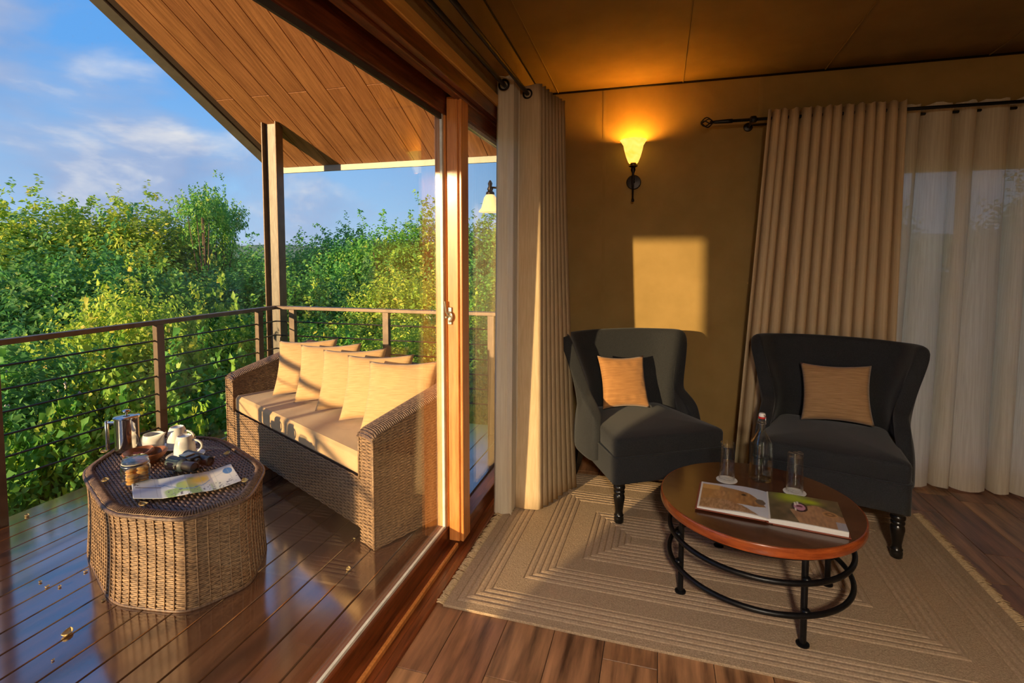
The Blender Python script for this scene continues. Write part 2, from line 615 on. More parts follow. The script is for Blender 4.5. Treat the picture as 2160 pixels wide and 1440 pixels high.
# ================================================================== ROOM SHELL
fl = struct(MB().box(-1.02, 4.3, -2.6, 4.2, -0.12, -0.012).obj('floor', 'deck_joist'), 'dark brown hardwood board floor of the room')
board_meshes = {}
for L_ in (0.72, 0.95, 1.2):
    me = MB().box(0, 0.1975, 0, L_ - 0.0025, -0.012, 0.0, 0.0012).mesh('floor_board')
    me.materials.append(M['floorboard'])
    board_meshes[L_] = me
rng = random.Random(5)
x = -0.98
ci = 0
while x < 4.2:
    y = -2.6 - rng.random() * 0.5
    while y < 4.1:
        L_ = rng.choice([0.72, 0.95, 1.2])
        if y > -3.0:
            o = link('floor_board', board_meshes[L_], fl)
            o.location = (x, y, 0)
        y += L_
    x += 0.2
    ci += 1

# back wall with a window behind the sheers
WX0, WX1, WZ0, WZ1 = 1.12, 2.75, 0.20, 2.14
b = MB()
b.box(-1.02, WX0, YB, YB + 0.1, -0.1, 2.95).box(WX1, 4.4, YB, YB + 0.1, -0.1, 2.95)
b.box(WX0, WX1, YB, YB + 0.1, -0.1, WZ0).box(WX0, WX1, YB, YB + 0.1, WZ1, 2.95)
wall_back = struct(b.obj('wall_back', 'canvas'), 'khaki canvas back wall of the tent room')
for sx in (-0.42, 0.68):
    o = MB().box(sx - 0.012, sx + 0.012, YB - 0.0025, YB, 0.1, ceil_z(YB)).obj('seam', 'canvas', wall_back)
win = sroot('window_1', 'window behind the sheer curtains', (0, 0, 0))
f = MB().box(WX0, WX0 + 0.06, YB + 0.01, YB + 0.07, WZ0, WZ1).box(WX1 - 0.06, WX1, YB + 0.01, YB + 0.07, WZ0, WZ1)
f.box(WX0 + 0.06, WX1 - 0.06, YB + 0.01, YB + 0.07, WZ0, WZ0 + 0.06).box(WX0 + 0.06, WX1 - 0.06, YB + 0.01, YB + 0.07, WZ1 - 0.06, WZ1)
f.box(1.90, 1.96, YB + 0.01, YB + 0.07, WZ0 + 0.06, WZ1 - 0.06)
f.obj('window_frame', 'door_wood', win)
MB().box(WX0 + 0.06, 1.90, YB + 0.035, YB + 0.041, WZ0 + 0.06, WZ1 - 0.06).obj('pane', 'window_glass', win)
MB().box(1.96, WX1 - 0.06, YB + 0.035, YB + 0.041, WZ0 + 0.06, WZ1 - 0.06).obj('pane', 'window_glass', win)
struct(MB().box(XW, 4.3, YB - 0.015, YB, 0.0, 0.085, 0.003).obj('baseboard_back', 'black_paint'), 'black skirting along the back wall')

# glazed wall: canvas above, solid canvas beside
b = MB()
b.box(-1.04, XW, -2.6, 0.40, -0.1, 3.2).box(-1.04, XW, 3.44, YB, -0.1, 3.2)
b.box(-1.04, XW, 0.40, 3.44, 2.45, 3.2)
struct(b.obj('wall_left', 'canvas'), 'khaki canvas above and beside the sliding doors')
struct(MB().box(4.3, 4.4, -2.7, YB, -0.1, 3.3).obj('wall_right', 'canvas'))
struct(MB().box(-1.04, 4.4, -2.7, -2.6, -0.1, 3.3).obj('wall_front', 'canvas'))


def ceil_pt(u, v):
    X = -1.0 + 5.4 * u
    Y = -2.65 + (YB + 0.02 + 2.65) * v
    s = 0.018 * math.sin(math.pi * ((X + 0.78) / 0.93 % 1.0)) * math.sin(math.pi * v)
    return (X, Y, ceil_z(Y) - s)


ceiling = struct(solid(MB().grid(110, 30, ceil_pt).obj('ceiling', 'canvas_ceiling', smooth=True), 0.006, 1.0), 'sloping khaki canvas ceiling')
for k in range(5):
    sx = -0.78 + 0.93 * k
    MB().tube([(sx, -2.6 + 6.7 * i / 12, ceil_z(-2.6 + 6.7 * i / 12) - 0.003) for i in range(13)], 0.004, 5).obj('seam', 'canvas_ceiling', ceiling)
struct(MB().tube([(XW + 0.006, YB - 0.004, ceil_z(YB) - 0.004), (4.3, YB - 0.004, ceil_z(YB) - 0.004)], 0.009, 6).obj('trim_1', 'lamp_metal'), 'dark cord along the top of the back wall')
struct(MB().tube([(XW + 0.004, -2.6, ceil_z(-2.6) - 0.004), (XW + 0.004, YB, ceil_z(YB) - 0.004)], 0.007, 6).obj('trim_2', 'lamp_metal'), 'dark cord where the canvas ceiling meets the glazed wall')

# ------------------------------------------------------------------ sliding doors
Y0D, YM, Y1D = 0.46, 2.43, 3.42
d1 = sroot('door_1', 'large outer sliding glass panel in stained wood')
MB().box(-1.068, -1.060, Y0D + 0.08, YM + 0.005, 0.095, 2.225).obj('pane', 'door_glass', d1)
MB().box(-1.095, -1.035, Y0D, YM + 0.09, 0.005, 0.10, 0.004).obj('bottom_rail', 'frame_wood_y', d1)
MB().box(-1.095, -1.035, Y0D, YM + 0.09, 2.215, 2.33, 0.004).obj('top_rail', 'frame_wood_y', d1)
MB().box(-1.095, -1.035, YM + 0.005, YM + 0.09, 0.10, 2.215, 0.003).obj('stile', 'door_wood', d1)
MB().box(-1.095, -1.035, Y0D, Y0D + 0.08, 0.10, 2.215, 0.003).obj('stile', 'door_wood', d1)
MB().box(-1.059, -1.046, YM - 0.014, YM + 0.004, 0.10, 2.215).obj('gasket', 'gasket', d1)
MB().box(-1.059, -1.048, Y0D + 0.08, YM - 0.014, 0.10, 0.112).obj('gasket', 'gasket', d1)
MB().box(-1.059, -1.048, Y0D + 0.08, YM - 0.014, 2.19, 2.215).obj('gasket', 'dark_gasket', d1)

d2 = sroot('door_2', 'inner sliding glass panel half behind the curtains')
XA, XB_ = -1.028, -0.950
s2 = MB().box(XA, XA + 0.058, YM, YM + 0.10, 0.035, 2.30, 0.003).box(XA + 0.058, XA + 0.064, YM + 0.012, YM + 0.09, 0.035, 2.30).box(XA + 0.064, XB_, YM + 0.004, YM + 0.10, 0.035, 2.30, 0.003).obj('stile', 'door_wood', d2)
MB().box(XA, XB_, Y1D - 0.09, Y1D, 0.035, 2.30, 0.003).obj('stile', 'door_wood', d2)
MB().box(XA, XB_, YM + 0.10, Y1D - 0.09, 0.035, 0.125, 0.003).obj('bottom_rail', 'frame_wood_y', d2)
MB().box(XA, XB_, YM + 0.10, Y1D - 0.09, 2.21, 2.30, 0.003).obj('top_rail', 'frame_wood_y', d2)
MB().box(-0.993, -0.985, YM + 0.09, Y1D - 0.08, 0.115, 2.22).obj('pane', 'door_glass', d2)
MB().box(-0.984, -0.972, YM + 0.10, Y1D - 0.09, 2.19, 2.21).obj('gasket', 'gasket', d2)
# crescent lock on the edge of the inner panel
yl = YM - 0.001
lk = MB()
lk.box(-1.026, -1.002, yl - 0.008, yl, 1.165, 1.255, 0.003)
lo = lk.obj('lock_plate', 'nickel', s2)
c = MB()
c.tube([(-1.016 + 0.017 * math.sin(t), yl - 0.014, 1.206 + 0.022 * math.cos(t)) for t in [i * math.pi / 10 for i in range(11)]], 0.006, 8)
c.tube([(-1.014, yl - 0.012, 1.205), (-1.028, yl - 0.020, 1.23), (-1.034, yl - 0.022, 1.285)], 0.0045, 8)
c.lathe([(0.004, 0), (0.008, 0.001), (0.008, 0.01), (0.004, 0.012)], 10, -1.03, yl - 0.012)
for i in range(len(c.v) - 40, len(c.v)):
    p = c.v[i]
    c.v[i] = (p[0], p[1], p[2] + 1.198)
c.obj('lock_lever', 'nickel', s2, True, 40)

hd = sroot('trim_3', 'stained wood head frame of the sliding doors')
MB().box(-1.10, -1.03, 0.40, 3.44, 2.33, 2.45).obj('head', 'frame_wood_y', hd)
MB().box(-1.03, -0.985, 0.40, 3.44, 2.345, 2.45).obj('head', 'frame_wood_y', hd)
MB().box(-0.985, -0.945, 0.40, 3.44, 2.285, 2.45, 0.003).obj('track', 'frame_wood_y', hd)
MB().box(-0.945, -0.912, 0.40, 3.44, 2.30, 2.372, 0.003).obj('architrave', 'frame_wood_y', hd)
struct(MB().box(-0.945, -0.898, 0.38, 3.46, 2.372, 2.432, 0.003).obj('trim_4', 'pale_beam'), 'pale honey wood strip above the door frame')
sl = sroot('trim_5', 'wooden threshold with a raised sliding track')
MB().box(-1.11, -0.905, 0.38, 3.46, -0.02, 0.004, 0.002).obj('sill', 'frame_wood_y', sl)
MB().box(-0.992, -0.976, 0.40, YM + 0.0, 0.004, 0.030, 0.004).obj('track_ridge', 'door_wood', sl)
MB().box(-0.945, -0.905, 0.40, 3.44, 0.004, 0.016, 0.004).obj('sill_lip', 'frame_wood_y', sl)

# ================================================================== DECK
deck = struct(MB().box(-3.66, -1.12, -3.1, 4.40, DZ - 0.20, DZ - 0.03).obj('deck', 'deck_joist'), 'wet brown plank deck outside the glass doors')
bw = MB().box(0, 0.136, -3.15, 4.45, DZ - 0.026, DZ, 0.003).mesh('deck_board')
bw.materials.append(M['deckboard'])
xx = -3.6895
while xx < -1.16:
    o = link('deck_board', bw, deck)
    o.location = (xx, 0, 0)
    xx += 0.141
for px_, py__ in ((-3.4, 4.2), (-3.4, 0.6), (-3.4, -2.9), (-1.6, 4.2)):
    MB().box(px_ - 0.08, px_ + 0.08, py__ - 0.08, py__ + 0.08, -3.2, DZ - 0.2).obj('stilt', 'deck_joist', deck)

# railing
rail = thing('deck_railing', 'bronze steel railing with six thin rods around the deck edge', 'railing', (-3.60, 4.22, DZ))
ZR = 1.04 - DZ
MB().box(-0.03, 0.03, -7.3, 0.03, ZR - 0.032, ZR, 0.003).obj('top_rail', 'steel_bronze', rail)
MB().box(0.03, 2.62, -0.03, 0.03, ZR - 0.032, ZR, 0.003).obj('top_rail', 'steel_bronze', rail)
pm = MB().box(-0.022, 0.022, -0.03, 0.03, 0, ZR - 0.032, 0.002).mesh('post')
pm.materials.append(M['steel_bronze'])
for yy in [4.0 - 1.015 * k for k in range(8)]:
    link('post', pm, rail).location = (0, yy - 4.22, 0)
for xx in (-3.40, -2.39, -1.38):
    o = link('post', pm, rail)
    o.location = (xx + 3.60, 0, 0)
    o.rotation_euler = (0, 0, math.pi / 2)
for zz_ in (0.888, 0.752, 0.621, 0.488, 0.359, 0.229):
    h = zz_ - DZ
    MB().tube([(0, -7.3, h), (0, 0, h)], 0.0065, 6).obj('rod', 'wire_black', rail, True)
    MB().tube([(0.0, 0, h), (2.62, 0, h)], 0.0065, 6).obj('rod', 'wire_black', rail, True)

# corner steel column
post = thing('steel_column', 'tall bronze steel channel column holding up the deck roof corner', 'column', (-3.685, 4.335, DZ))
hz = 2.83 - DZ
MB().box(-0.085, -0.073, -0.05, 0.05, 0, hz, 0.001).obj('flange', 'steel_bronze', post)
MB().box(0.073, 0.085, -0.05, 0.05, 0, hz, 0.001).obj('flange', 'steel_bronze', post)
MB().box(-0.073, 0.073, 0.0, 0.01, 0, hz).obj('web', 'steel_grey', post)

# roof
TR = 0.527


def roof_z(y):
    return 2.836 - TR * (y - 4.301)


XR0, YE, YR, YN = -4.20, 4.93, 1.83, -1.28
NZ = roof_z(YR)


def near_z(y):
    return NZ - (YR - y) * TR


b = MB()
th = 0.10
XN0 = -2.95  # unseen near slope cut narrower so sun reaches under the far slope
for (xa, ya, za, yb_, zb_) in ((XR0, YE, roof_z(YE), YR, NZ), (XN0, YR, NZ, YN, near_z(YN))):
    b.add([(xa, ya, za + 0.02), (xa, yb_, zb_ + 0.02), (xa, yb_, zb_ + th), (xa, ya, za + th), (4.5, ya, za + 0.02), (4.5, yb_, zb_ + 0.02), (4.5, yb_, zb_ + th), (4.5, ya, za + th)],
          [(0, 1, 5, 4), (3, 7, 6, 2), (0, 3, 2, 1), (4, 5, 6, 7), (0, 4, 7, 3), (1, 2, 6, 5)])
roof = struct(b.obj('roof', 'roof_core'), 'pitched veranda roof lined with brown grained boards')
ang = math.atan(TR)
pl = {}
for nm, L_ in (('a', 1.02), ('b', 2.48), ('c', 3.50)):
    me = MB().box(0, 0.1945, 0, L_ - 0.005, -0.016, 0.0, 0.002).mesh('plank')
    me.materials.append(M['roof_plank'])
    pl[nm] = (me, L_)


def put_plank(nm, x, s0, side=1):
    me, L_ = pl[nm]
    o = link('plank', me, roof)
    if side == 1:     # far slope, s measured up-slope from the far eave
        o.location = (x + 0.197, YE - s0 * math.cos(ang), roof_z(YE) + 0.02 + s0 * math.sin(ang))
        o.rotation_euler = (-ang, 0, math.pi)
        o.rotation_euler = Matrix.Rotation(math.pi, 3, 'Z').to_euler()
        o.rotation_euler = (Matrix.Rotation(math.pi, 3, 'Z') @ Matrix.Rotation(ang, 3, 'X')).to_euler()
    else:
        o.location = (x, YN + s0 * math.cos(ang), near_z(YN) + 0.02 + s0 * math.sin(ang))
        o.rotation_euler = (ang, 0, 0)


x = -4.17
k = 0
x = -3.64 - 0.2 * 2 - 0.0
while x < -0.75:
    if k % 2 == 0:
        put_plank('a', x, 0.0)
        put_plank('b', x, 1.02)
    else:
        put_plank('c', x, 0.0)
    if x > XN0:
        put_plank('c', x, 0.0, 2)
    x += 0.2
    k += 1
# fascias
MB().add([(XR0 - 0.02, YE + 0.02, roof_z(YE) - 0.035), (XR0 - 0.02, YR, NZ - 0.035), (XR0 - 0.02, YR, NZ + 0.13), (XR0 - 0.02, YE + 0.02, roof_z(YE) + 0.13),
          (XR0 + 0.06, YE + 0.02, roof_z(YE) - 0.0), (XR0 + 0.06, YR, NZ - 0.0), (XR0 + 0.06, YR, NZ + 0.13), (XR0 + 0.06, YE + 0.02, roof_z(YE) + 0.13)],
         [(0, 1, 2, 3), (4, 7, 6, 5), (0, 4, 5, 1), (3, 2, 6, 7), (0, 3, 7, 4), (1, 5, 6, 2)]).obj('fascia', 'fascia_grey', roof)
MB().box(XR0 - 0.02, 4.5, YE, YE + 0.025, roof_z(YE) - 0.055, roof_z(YE) + 0.11).obj('fascia', 'fascia', roof)
MB().box(XN0 - 0.02, 4.5, YN - 0.025, YN, near_z(YN) + 0.02, near_z(YN) + 0.11).obj('fascia', 'fascia', roof)
struct(MB().box(-2.08, -1.04, -1.33, -1.28, DZ, near_z(YN) + 0.02).obj('wall_sun_blocker', 'canvas'), 'added unseen canvas screen blocking sun at the veranda end')  # unseen screen added to cut off the sun falling into the room

# ================================================================== SOFA
SOFA = (-2.33, 2.79, DZ)
SR = math.atan2(-0.449, 0.894)
sofa = thing('wicker_sofa', 'brown woven wicker sofa with sloping arms on the deck', 'sofa', SOFA, SR)


def bil(p00, p10, p11, p01, flip=False):
    a, b_, c_, d_ = [np.array(p, float) for p in (p00, p10, p11, p01)]

    def S(u, v):
        u_, v_ = u[:, None], v[:, None]
        p = a * (1 - u_) * (1 - v_) + b_ * u_ * (1 - v_) + c_ * u_ * v_ + d_ * (1 - u_) * v_
        n = np.cross(b_ - a, d_ - a)
        n = n / np.linalg.norm(n)
        if flip:
            n = -n
        return p, np.repeat(n[None], len(u), 0)
    return S


def weave_panel(mb, p00, p10, p11, p01, st=0.042, row=0.0092, flip=False):
    w_ = (Vector(p10) - Vector(p00)).length
    h_ = max((Vector(p01) - Vector(p00)).length, (Vector(p11) - Vector(p10)).length)
    rows = max(3, int(h_ / row))
    mb.weave(bil(p00, p10, p11, p01, flip), max(2, int(w_ / st)), rows, 0.0026, 0.44 / rows)
    return mb


SW, SD = 1.035, 0.67       # half width, depth
AT = 0.135                 # arm thickness
ZA0, ZA1 = 0.625, 0.82     # arm heights front / back (above deck)
ap0, ap1 = 0.075, 0.355
core = MB().box(-SW + AT, SW - AT, 0.012, SD - 0.05, ap0, ap1 - 0.01).obj('base', 'wicker_core', sofa)
o = weave_panel(MB(), (-SW + AT, 0.004, ap0), (SW - AT, 0.004, ap0), (SW - AT, 0.004, ap1), (-SW + AT, 0.004, ap1)).obj('front_weave', 'wicker', sofa, True)
o['kind'] = 'stuff'
for s in (-1, 1):
    xo, xi = s * SW, s * (SW - AT)
    lo_, hi_ = min(xo, xi) + 0.006, max(xo, xi) - 0.006
    foot = 0.0
    pr = MB()
    e = 0.006
    pr.add([(lo_, e, 0.01), (hi_, e, 0.01), (hi_, e, ZA0 - e), (lo_, e, ZA0 - e), (lo_, SD - e, 0.03), (hi_, SD - e, 0.03), (hi_, SD - e, ZA1 - e), (lo_, SD - e, ZA1 - e)],
           [(0, 1, 2, 3), (5, 4, 7, 6), (1, 5, 6, 2), (4, 0, 3, 7), (3, 2, 6, 7), (4, 5, 1, 0)])
    arm = pr.obj('arm', 'wicker_core', sofa)
    wv = MB()
    weave_panel(wv, (min(xo, xi), 0, 0.005), (max(xo, xi), 0, 0.005), (max(xo, xi), 0, ZA0 - 0.02), (min(xo, xi), 0, ZA0 - 0.02))
    if s > 0:
        weave_panel(wv, (xo, 0, 0.005), (xo, SD, 0.025), (xo, SD, ZA1 - 0.02), (xo, 0, ZA0 - 0.02))
        weave_panel(wv, (xi, SD, ap1), (xi, 0, ap1), (xi, 0, ZA0 - 0.02), (xi, SD, ZA1 - 0.02))
    else:
        weave_panel(wv, (xo, SD, 0.025), (xo, 0, 0.005), (xo, 0, ZA0 - 0.02), (xo, SD, ZA1 - 0.02))
        weave_panel(wv, (xi, 0, ap1), (xi, SD, ap1), (xi, SD, ZA1 - 0.02), (xi, 0, ZA0 - 0.02))
    w1 = wv.obj('weave', 'wicker', arm, True)
    w1['kind'] = 'stuff'
    # arm top cap: woven, slightly domed with rounded nose
    cp = MB()
    n = 40
    rows = 16

    def cap(u, v, lo=min(xo, xi) - 0.008, hi=max(xo, xi) + 0.008):
        X = lo + (hi - lo) * u
        yy_ = -0.012 + (SD + 0.012) * v
        zz__ = ZA0 + (ZA1 - ZA0) * max(0, yy_) / SD
        dome = 0.02 * math.sqrt(max(0, 1 - (2 * u - 1) ** 2))
        nose = 0.0 if v > 0.06 else -0.03 * (1 - v / 0.06) ** 2
        return (X, yy_, zz__ - 0.018 + dome + nose)
    cp.grid(14, 26, cap)
    for j in range(62):
        v = (j + 0.5) / 62
        cp.tube([tuple(Vector(cap(i / 8, v)) + Vector((0, 0, 0.003))) for i in range(9)], 0.0042, 4)
    cc = cp.obj('arm_cap', 'wicker_dark', arm, True)
    cc['kind'] = 'stuff'
    # braided corner edge
    MB().tube([(xi, -0.002, ap1), (xi, -0.002, ZA0 - 0.02)], 0.006, 6).obj('edge', 'wicker', arm, True)
    MB().tube([(xo, -0.002, 0.01), (xo, -0.002, ZA0 - 0.02)], 0.006, 6).obj('edge', 'wicker', arm, True)
bk = MB().box(-SW + AT, SW - AT, SD - 0.09, SD - 0.006, 0.06, ZA1 - 0.006).obj('back', 'wicker_core', sofa)
wv = MB()
weave_panel(wv, (SW, SD, 0.03), (-SW, SD, 0.03), (-SW, SD, ZA1), (SW, SD, ZA1))
weave_panel(wv, (-SW + AT, SD - 0.094, ap1), (SW - AT, SD - 0.094, ap1), (SW - AT, SD - 0.094, ZA1), (-SW + AT, SD - 0.094, ZA1))
o = wv.obj('weave', 'wicker', bk, True)
o['kind'] = 'stuff'
cp = MB()
for j in range(170):
    X = -SW + AT + (2 * SW - 2 * AT) * (j + 0.5) / 170
    cp.tube([(X, SD - 0.1 + 0.11 * i / 6, ZA1 - 0.012 + 0.02 * math.sqrt(max(0, 1 - (i / 3 - 1) ** 2))) for i in range(7)], 0.0052, 4)
o = cp.obj('top_weave', 'wicker_dark', bk, True)
o['kind'] = 'stuff'
for s in (-1, 1):
    for yy in (0.045, SD - 0.05):
        MB().add([(s * (SW - 0.075) + dx * 0.052, yy + dy * 0.04, 0.08) for dx, dy in ((-1, -1), (1, -1), (1, 1), (-1, 1))] +
                 [(s * (SW - 0.075) + dx * 0.034, yy + dy * 0.03, 0.0) for dx, dy in ((-1, -1), (1, -1), (1, 1), (-1, 1))],
                 [(0, 1, 2, 3), (7, 6, 5, 4), (0, 4, 5, 1), (1, 5, 6, 2), (2, 6, 7, 3), (3, 7, 4, 0)]).obj('leg', 'wicker', sofa)

# seat cushion
cu = MB().box(-SW + AT + 0.012, SW - AT - 0.012, 0.004, SD - 0.10, ap1 + 0.002, ap1 + 0.125, 0.02).obj('seat_cushion', 'cushion_fabric')
cu.location = SOFA
cu.rotation_euler = (0, 0, SR)
bevel(cu, 0.012, 3)
tag(cu, 'long tan box seat cushion lying on the wicker sofa', 'cushion')
ZS = DZ + ap1 + 0.127


def pillow_mesh(size_w, size_h, thick, mname, seed=0, n=26):
    rg = np.random.RandomState(seed)
    ph = rg.rand(6) * 6.28
    mb = MB()

    def side(sg):
        def fn(u, v):
            a, b_ = 2 * u - 1, 2 * v - 1
            e = 0.10
            X = a * (1 - e * (1 - b_ * b_)) * size_w / 2
            Z = b_ * (1 - e * (1 - a * a)) * size_h / 2
            t = max(0.0, (1 - a ** 2) * (1 - b_ ** 2)) ** 0.42
            wr = 0.0
            ed = max(abs(a), abs(b_))
            if 0.5 < ed < 1:
                wr = 0.005 * math.sin(14 * (a + 0.3 * b_) + ph[0]) * math.sin(11 * b_ + ph[1]) * (ed - 0.5) * 2 * (1 - ed) * 4
            y = sg * (thick / 2 * t + wr)
            return (X, y, Z + size_h / 2)
        return fn
    mb.grid(n, n, side(-1))
    mb.grid(n, n, side(1))
    # flip second side
    half = (n - 1) * (n - 1)
    mb.f[half:] = [tuple(reversed(q)) for q in mb.f[half:]]
    me = mb.mesh('pillow')
    me.materials.append(M[mname])
    me.shade_smooth()
    import bmesh
    bm_ = bmesh.new()
    bm_.from_mesh(me)
    bmesh.ops.remove_doubles(bm_, verts=bm_.verts, dist=0.0006)
    bm_.to_mesh(me)
    bm_.free()
    return me


def place_pillow(me, bl, tl, tr, label, group=None, name='throw_pillow'):
    """bl bottom-left point, tl top-left, tr top-right give the pillow's pose"""
    bl, tl, tr = Vector(bl), Vector(tl), Vector(tr)
    upv = (tl - bl).normalized()
    rt_ = (tr - tl)
    rt_ = (rt_ - upv * rt_.dot(upv)).normalized()
    bk_ = upv.cross(rt_)          # points backwards (right-handed: right x back = up)
    bk_ = -rt_.cross(upv) * -1
    m = Matrix((rt_, upv.cross(rt_), upv)).transposed()
    o = bpy.data.objects.new(name, me)
    COL.objects.link(o)
    o.rotation_euler = m.to_euler()
    o.location = bl + rt_ * (me['w'] / 2)
    return tag(o, label, 'pillow', group)


pm5 = []
for sd in range(3):
    me = pillow_mesh(0.47, 0.43, 0.15, 'pillow_fabric', sd)
    me['w'] = 0.45
    pm5.append(me)
bls = [(-2.80, 3.235), (-2.515, 3.115), (-2.235, 2.985), (-1.955, 2.845), (-1.715, 2.705)]
tls = [((593, 722)), ((634, 728)), ((680, 737)), ((735, 745)), ((762, 760))]
names5 = ['tan throw pillow deepest in the sofa row, beside the far wicker arm', 'tan throw pillow second from the far wicker arm of the sofa', 'tan throw pillow in the middle of the row of five on the sofa',
          'tan throw pillow fourth from the far wicker arm of the sofa', 'tan throw pillow on top of the row, overlapping the near wicker arm']
for i in range(5):
    bx, by = bls[i]
    bl = Vector((bx, by, ZS + 0.008))
    rgt = Vector((0.972, 0.235 - 0.05 * i, 0)).normalized()
    bkv = Vector((-rgt.y, rgt.x, 0))
    up_ = (Vector((0, 0, 1)) * 0.92 + bkv * 0.40 + rgt * -0.05).normalized()
    tl = bl + up_ * 0.4
    place_pillow(pm5[i % 3], bl, tl, tl + rgt, names5[i], 'throw pillows on the wicker sofa')

# ================================================================== OTTOMAN TABLE
OT = Vector((-2.44, 2.085, DZ))
ot = thing('wicker_ottoman', 'oblong brown wicker ottoman table with clipped corners on the deck', 'ottoman table', OT, SR)
OH = 0.425
hl, hw, cu_, cv_ = 0.62, 0.325, 0.30, 0.20


def oct_outline(n=160, sc=1.0):
    cs = [(hl, -hw + cv_), (hl, hw - cv_), (hl - cu_, hw), (-hl + cu_, hw), (-hl, hw - cv_), (-hl, -hw + cv_), (-hl + cu_, -hw), (hl - cu_, -hw)]
    pts = []
    for i in range(8):
        a, b_ = Vector(cs[i]), Vector(cs[(i + 1) % 8])
        for k in range(24):
            pts.append(a.lerp(b_, k / 24))
    # smooth the corners
    for _ in range(26):
        pts = [(pts[i - 1] + pts[i] * 2 + pts[(i + 1) % len(pts)]) / 4 for i in range(len(pts))]
    # resample
    cum = [0]
    for i in range(len(pts)):
        cum.append(cum[-1] + (pts[(i + 1) % len(pts)] - pts[i]).length)
    out = []
    j = 0
    for k in range(n):
        t = cum[-1] * k / n
        while cum[j + 1] < t:
            j += 1
        q = (t - cum[j]) / max(1e-9, cum[j + 1] - cum[j])
        out.append(pts[j].lerp(pts[(j + 1) % len(pts)], q))
    return [p * sc for p in out]


NST = 72
ol = np.array([(p.x, p.y) for p in oct_outline(NST * 2)])
nx = np.roll(ol, -1, 0) - np.roll(ol, 1, 0)
on = np.stack([nx[:, 1], -nx[:, 0]], 1)
on /= np.linalg.norm(on, axis=1)[:, None]
if (on[0] @ ol[0]) < 0:
    on = -on


def S_ott(u, v):
    i = np.clip(np.round(u * NST * 2).astype(int) % (NST * 2), 0, NST * 2 - 1)
    fl_ = 0.018 * (1 - v) ** 2 + 0.012 * v ** 6
    p = np.stack([ol[i, 0] + on[i, 0] * fl_, ol[i, 1] + on[i, 1] * fl_, OH * v], 1)
    n = np.stack([on[i, 0], on[i, 1], np.zeros(len(u))], 1)
    return p, n


MB().prism([(p[0] * 0.985, p[1] * 0.98) for p in ol.tolist()], 0.004, OH - 0.006).obj('body', 'wicker_core', ot)
o = MB().weave(S_ott, NST, 50, 0.0020, 0.44 / 50, closed=True).obj('side_weave', 'wicker', ot, True)
o['kind'] = 'stuff'
rb = MB()
for i in range(0, NST * 2, 2):
    u = np.full(12, i / (NST * 2))
    v = np.linspace(0.01, 0.97, 12)
    p, n_ = S_ott(u, v)
    rb.tube([tuple(q) for q in (p + n_ * 0.0012).tolist()], 0.0034, 4)
o = rb.obj('stakes', 'wicker', ot, True)
o['kind'] = 'stuff'
for fz, rr in ((OH - 0.012, 0.009), (0.006, 0.007)):
    q = [(p[0] + n_[0] * 0.016, p[1] + n_[1] * 0.016, fz) for p, n_ in zip(ol.tolist(), on.tolist())]
    MB().tube(q, rr, 6, True).obj('rim', 'wicker_dark', ot, True)
# rolled rim made of short strands
rs = MB()
for i in range(0, NST * 2):
    for h_ in (0.0, 0.5):
        a = ol[i] * (1 - h_) + ol[(i + 1) % (NST * 2)] * h_
        n_ = on[i]
        pts = []
        for t in (0, 0.33, 0.66, 1.0):
            r_ = 0.016 - 0.040 * t
            pts.append((a[0] + n_[0] * r_, a[1] + n_[1] * r_, OH - 0.014 + 0.02 * math.sin(min(1, t * 1.6) * math.pi / 2)))
        rs.tube(pts, 0.0052, 4)
o = rs.obj('rim_weave', 'wicker_dark', ot, True)
o['kind'] = 'stuff'


def oct_x(yv, inset=0.03):
    y = abs(yv)
    if y < hw - cv_:
        return hl - inset
    return hl - inset - (y - (hw - cv_)) / cv_ * cu_ * 0.95


def S_top(u, v):
    y = (v * 2 - 1) * (hw - 0.022)
    p = np.stack([u, y, np.full(len(u), OH - 0.0005)], 1)
    return p, np.repeat(np.array([[0, 0, 1.0]]), len(u), 0)


def ext_top(v):
    X = oct_x((v * 2 - 1) * (hw - 0.022))
    return -X, X


o = MB().weave(S_top, 44, 38, 0.0036, 0.36 / 38, extent=ext_top).obj('top_weave', 'wicker_dark', ot, True)
o['kind'] = 'stuff'
ZT = DZ + OH + 0.006       # resting height on the ottoman


def otp(u, v):
    p = atz(u, v, 0.40)
    return (p.x, p.y, ZT)


# french press
fp = thing('french_press', 'polished steel french press coffee pot on the wicker table', 'coffee pot', otp(270, 949))
fp.scale = (1.25, 1.25, 1.22)
MB().lathe([(0.046, 0), (0.048, 0.002), (0.048, 0.15), (0.0485, 0.154)], 32).obj('pot', 'steel_polished', fp, True, 40)
MB().lathe([(0.0495, 0.154), (0.052, 0.156), (0.052, 0.162), (0.046, 0.167), (0.006, 0.169)], 32).obj('lid', 'steel_polished', fp, True, 40)
MB().lathe([(0.0045, 0.169), (0.0045, 0.182), (0.016, 0.184), (0.017, 0.188), (0.012, 0.193), (0.003, 0.195)], 20).obj('plunger_knob', 'steel_polished', fp, True, 40)
hx, hy = -0.086, -0.028
h = MB()
h.tube([(-0.044, -0.014, 0.132), (hx, hy, 0.132)], 0.006, 8)
h.tube([(hx, hy, 0.0), (hx, hy, 0.004), (hx, hy, 0.137), (hx, hy, 0.14)], [0.006, 0.0085, 0.0085, 0.006], 12)
h.obj('handle', 'steel_polished', fp, True, 40)
sp = MB().add([(0.045, -0.014, 0.15), (0.045, 0.014, 0.15), (0.066, 0.0, 0.157), (0.046, 0, 0.128)], [(0, 2, 3), (3, 2, 1), (0, 3, 1), (0, 1, 2)])
sp.obj('spout', 'steel_polished', fp)

# creamer
cr = thing('milk_jug', 'white china milk jug with loop handle on the wicker table', 'jug', otp(325, 950))
cr.scale = (1.3, 1.3, 1.25)
b = MB()


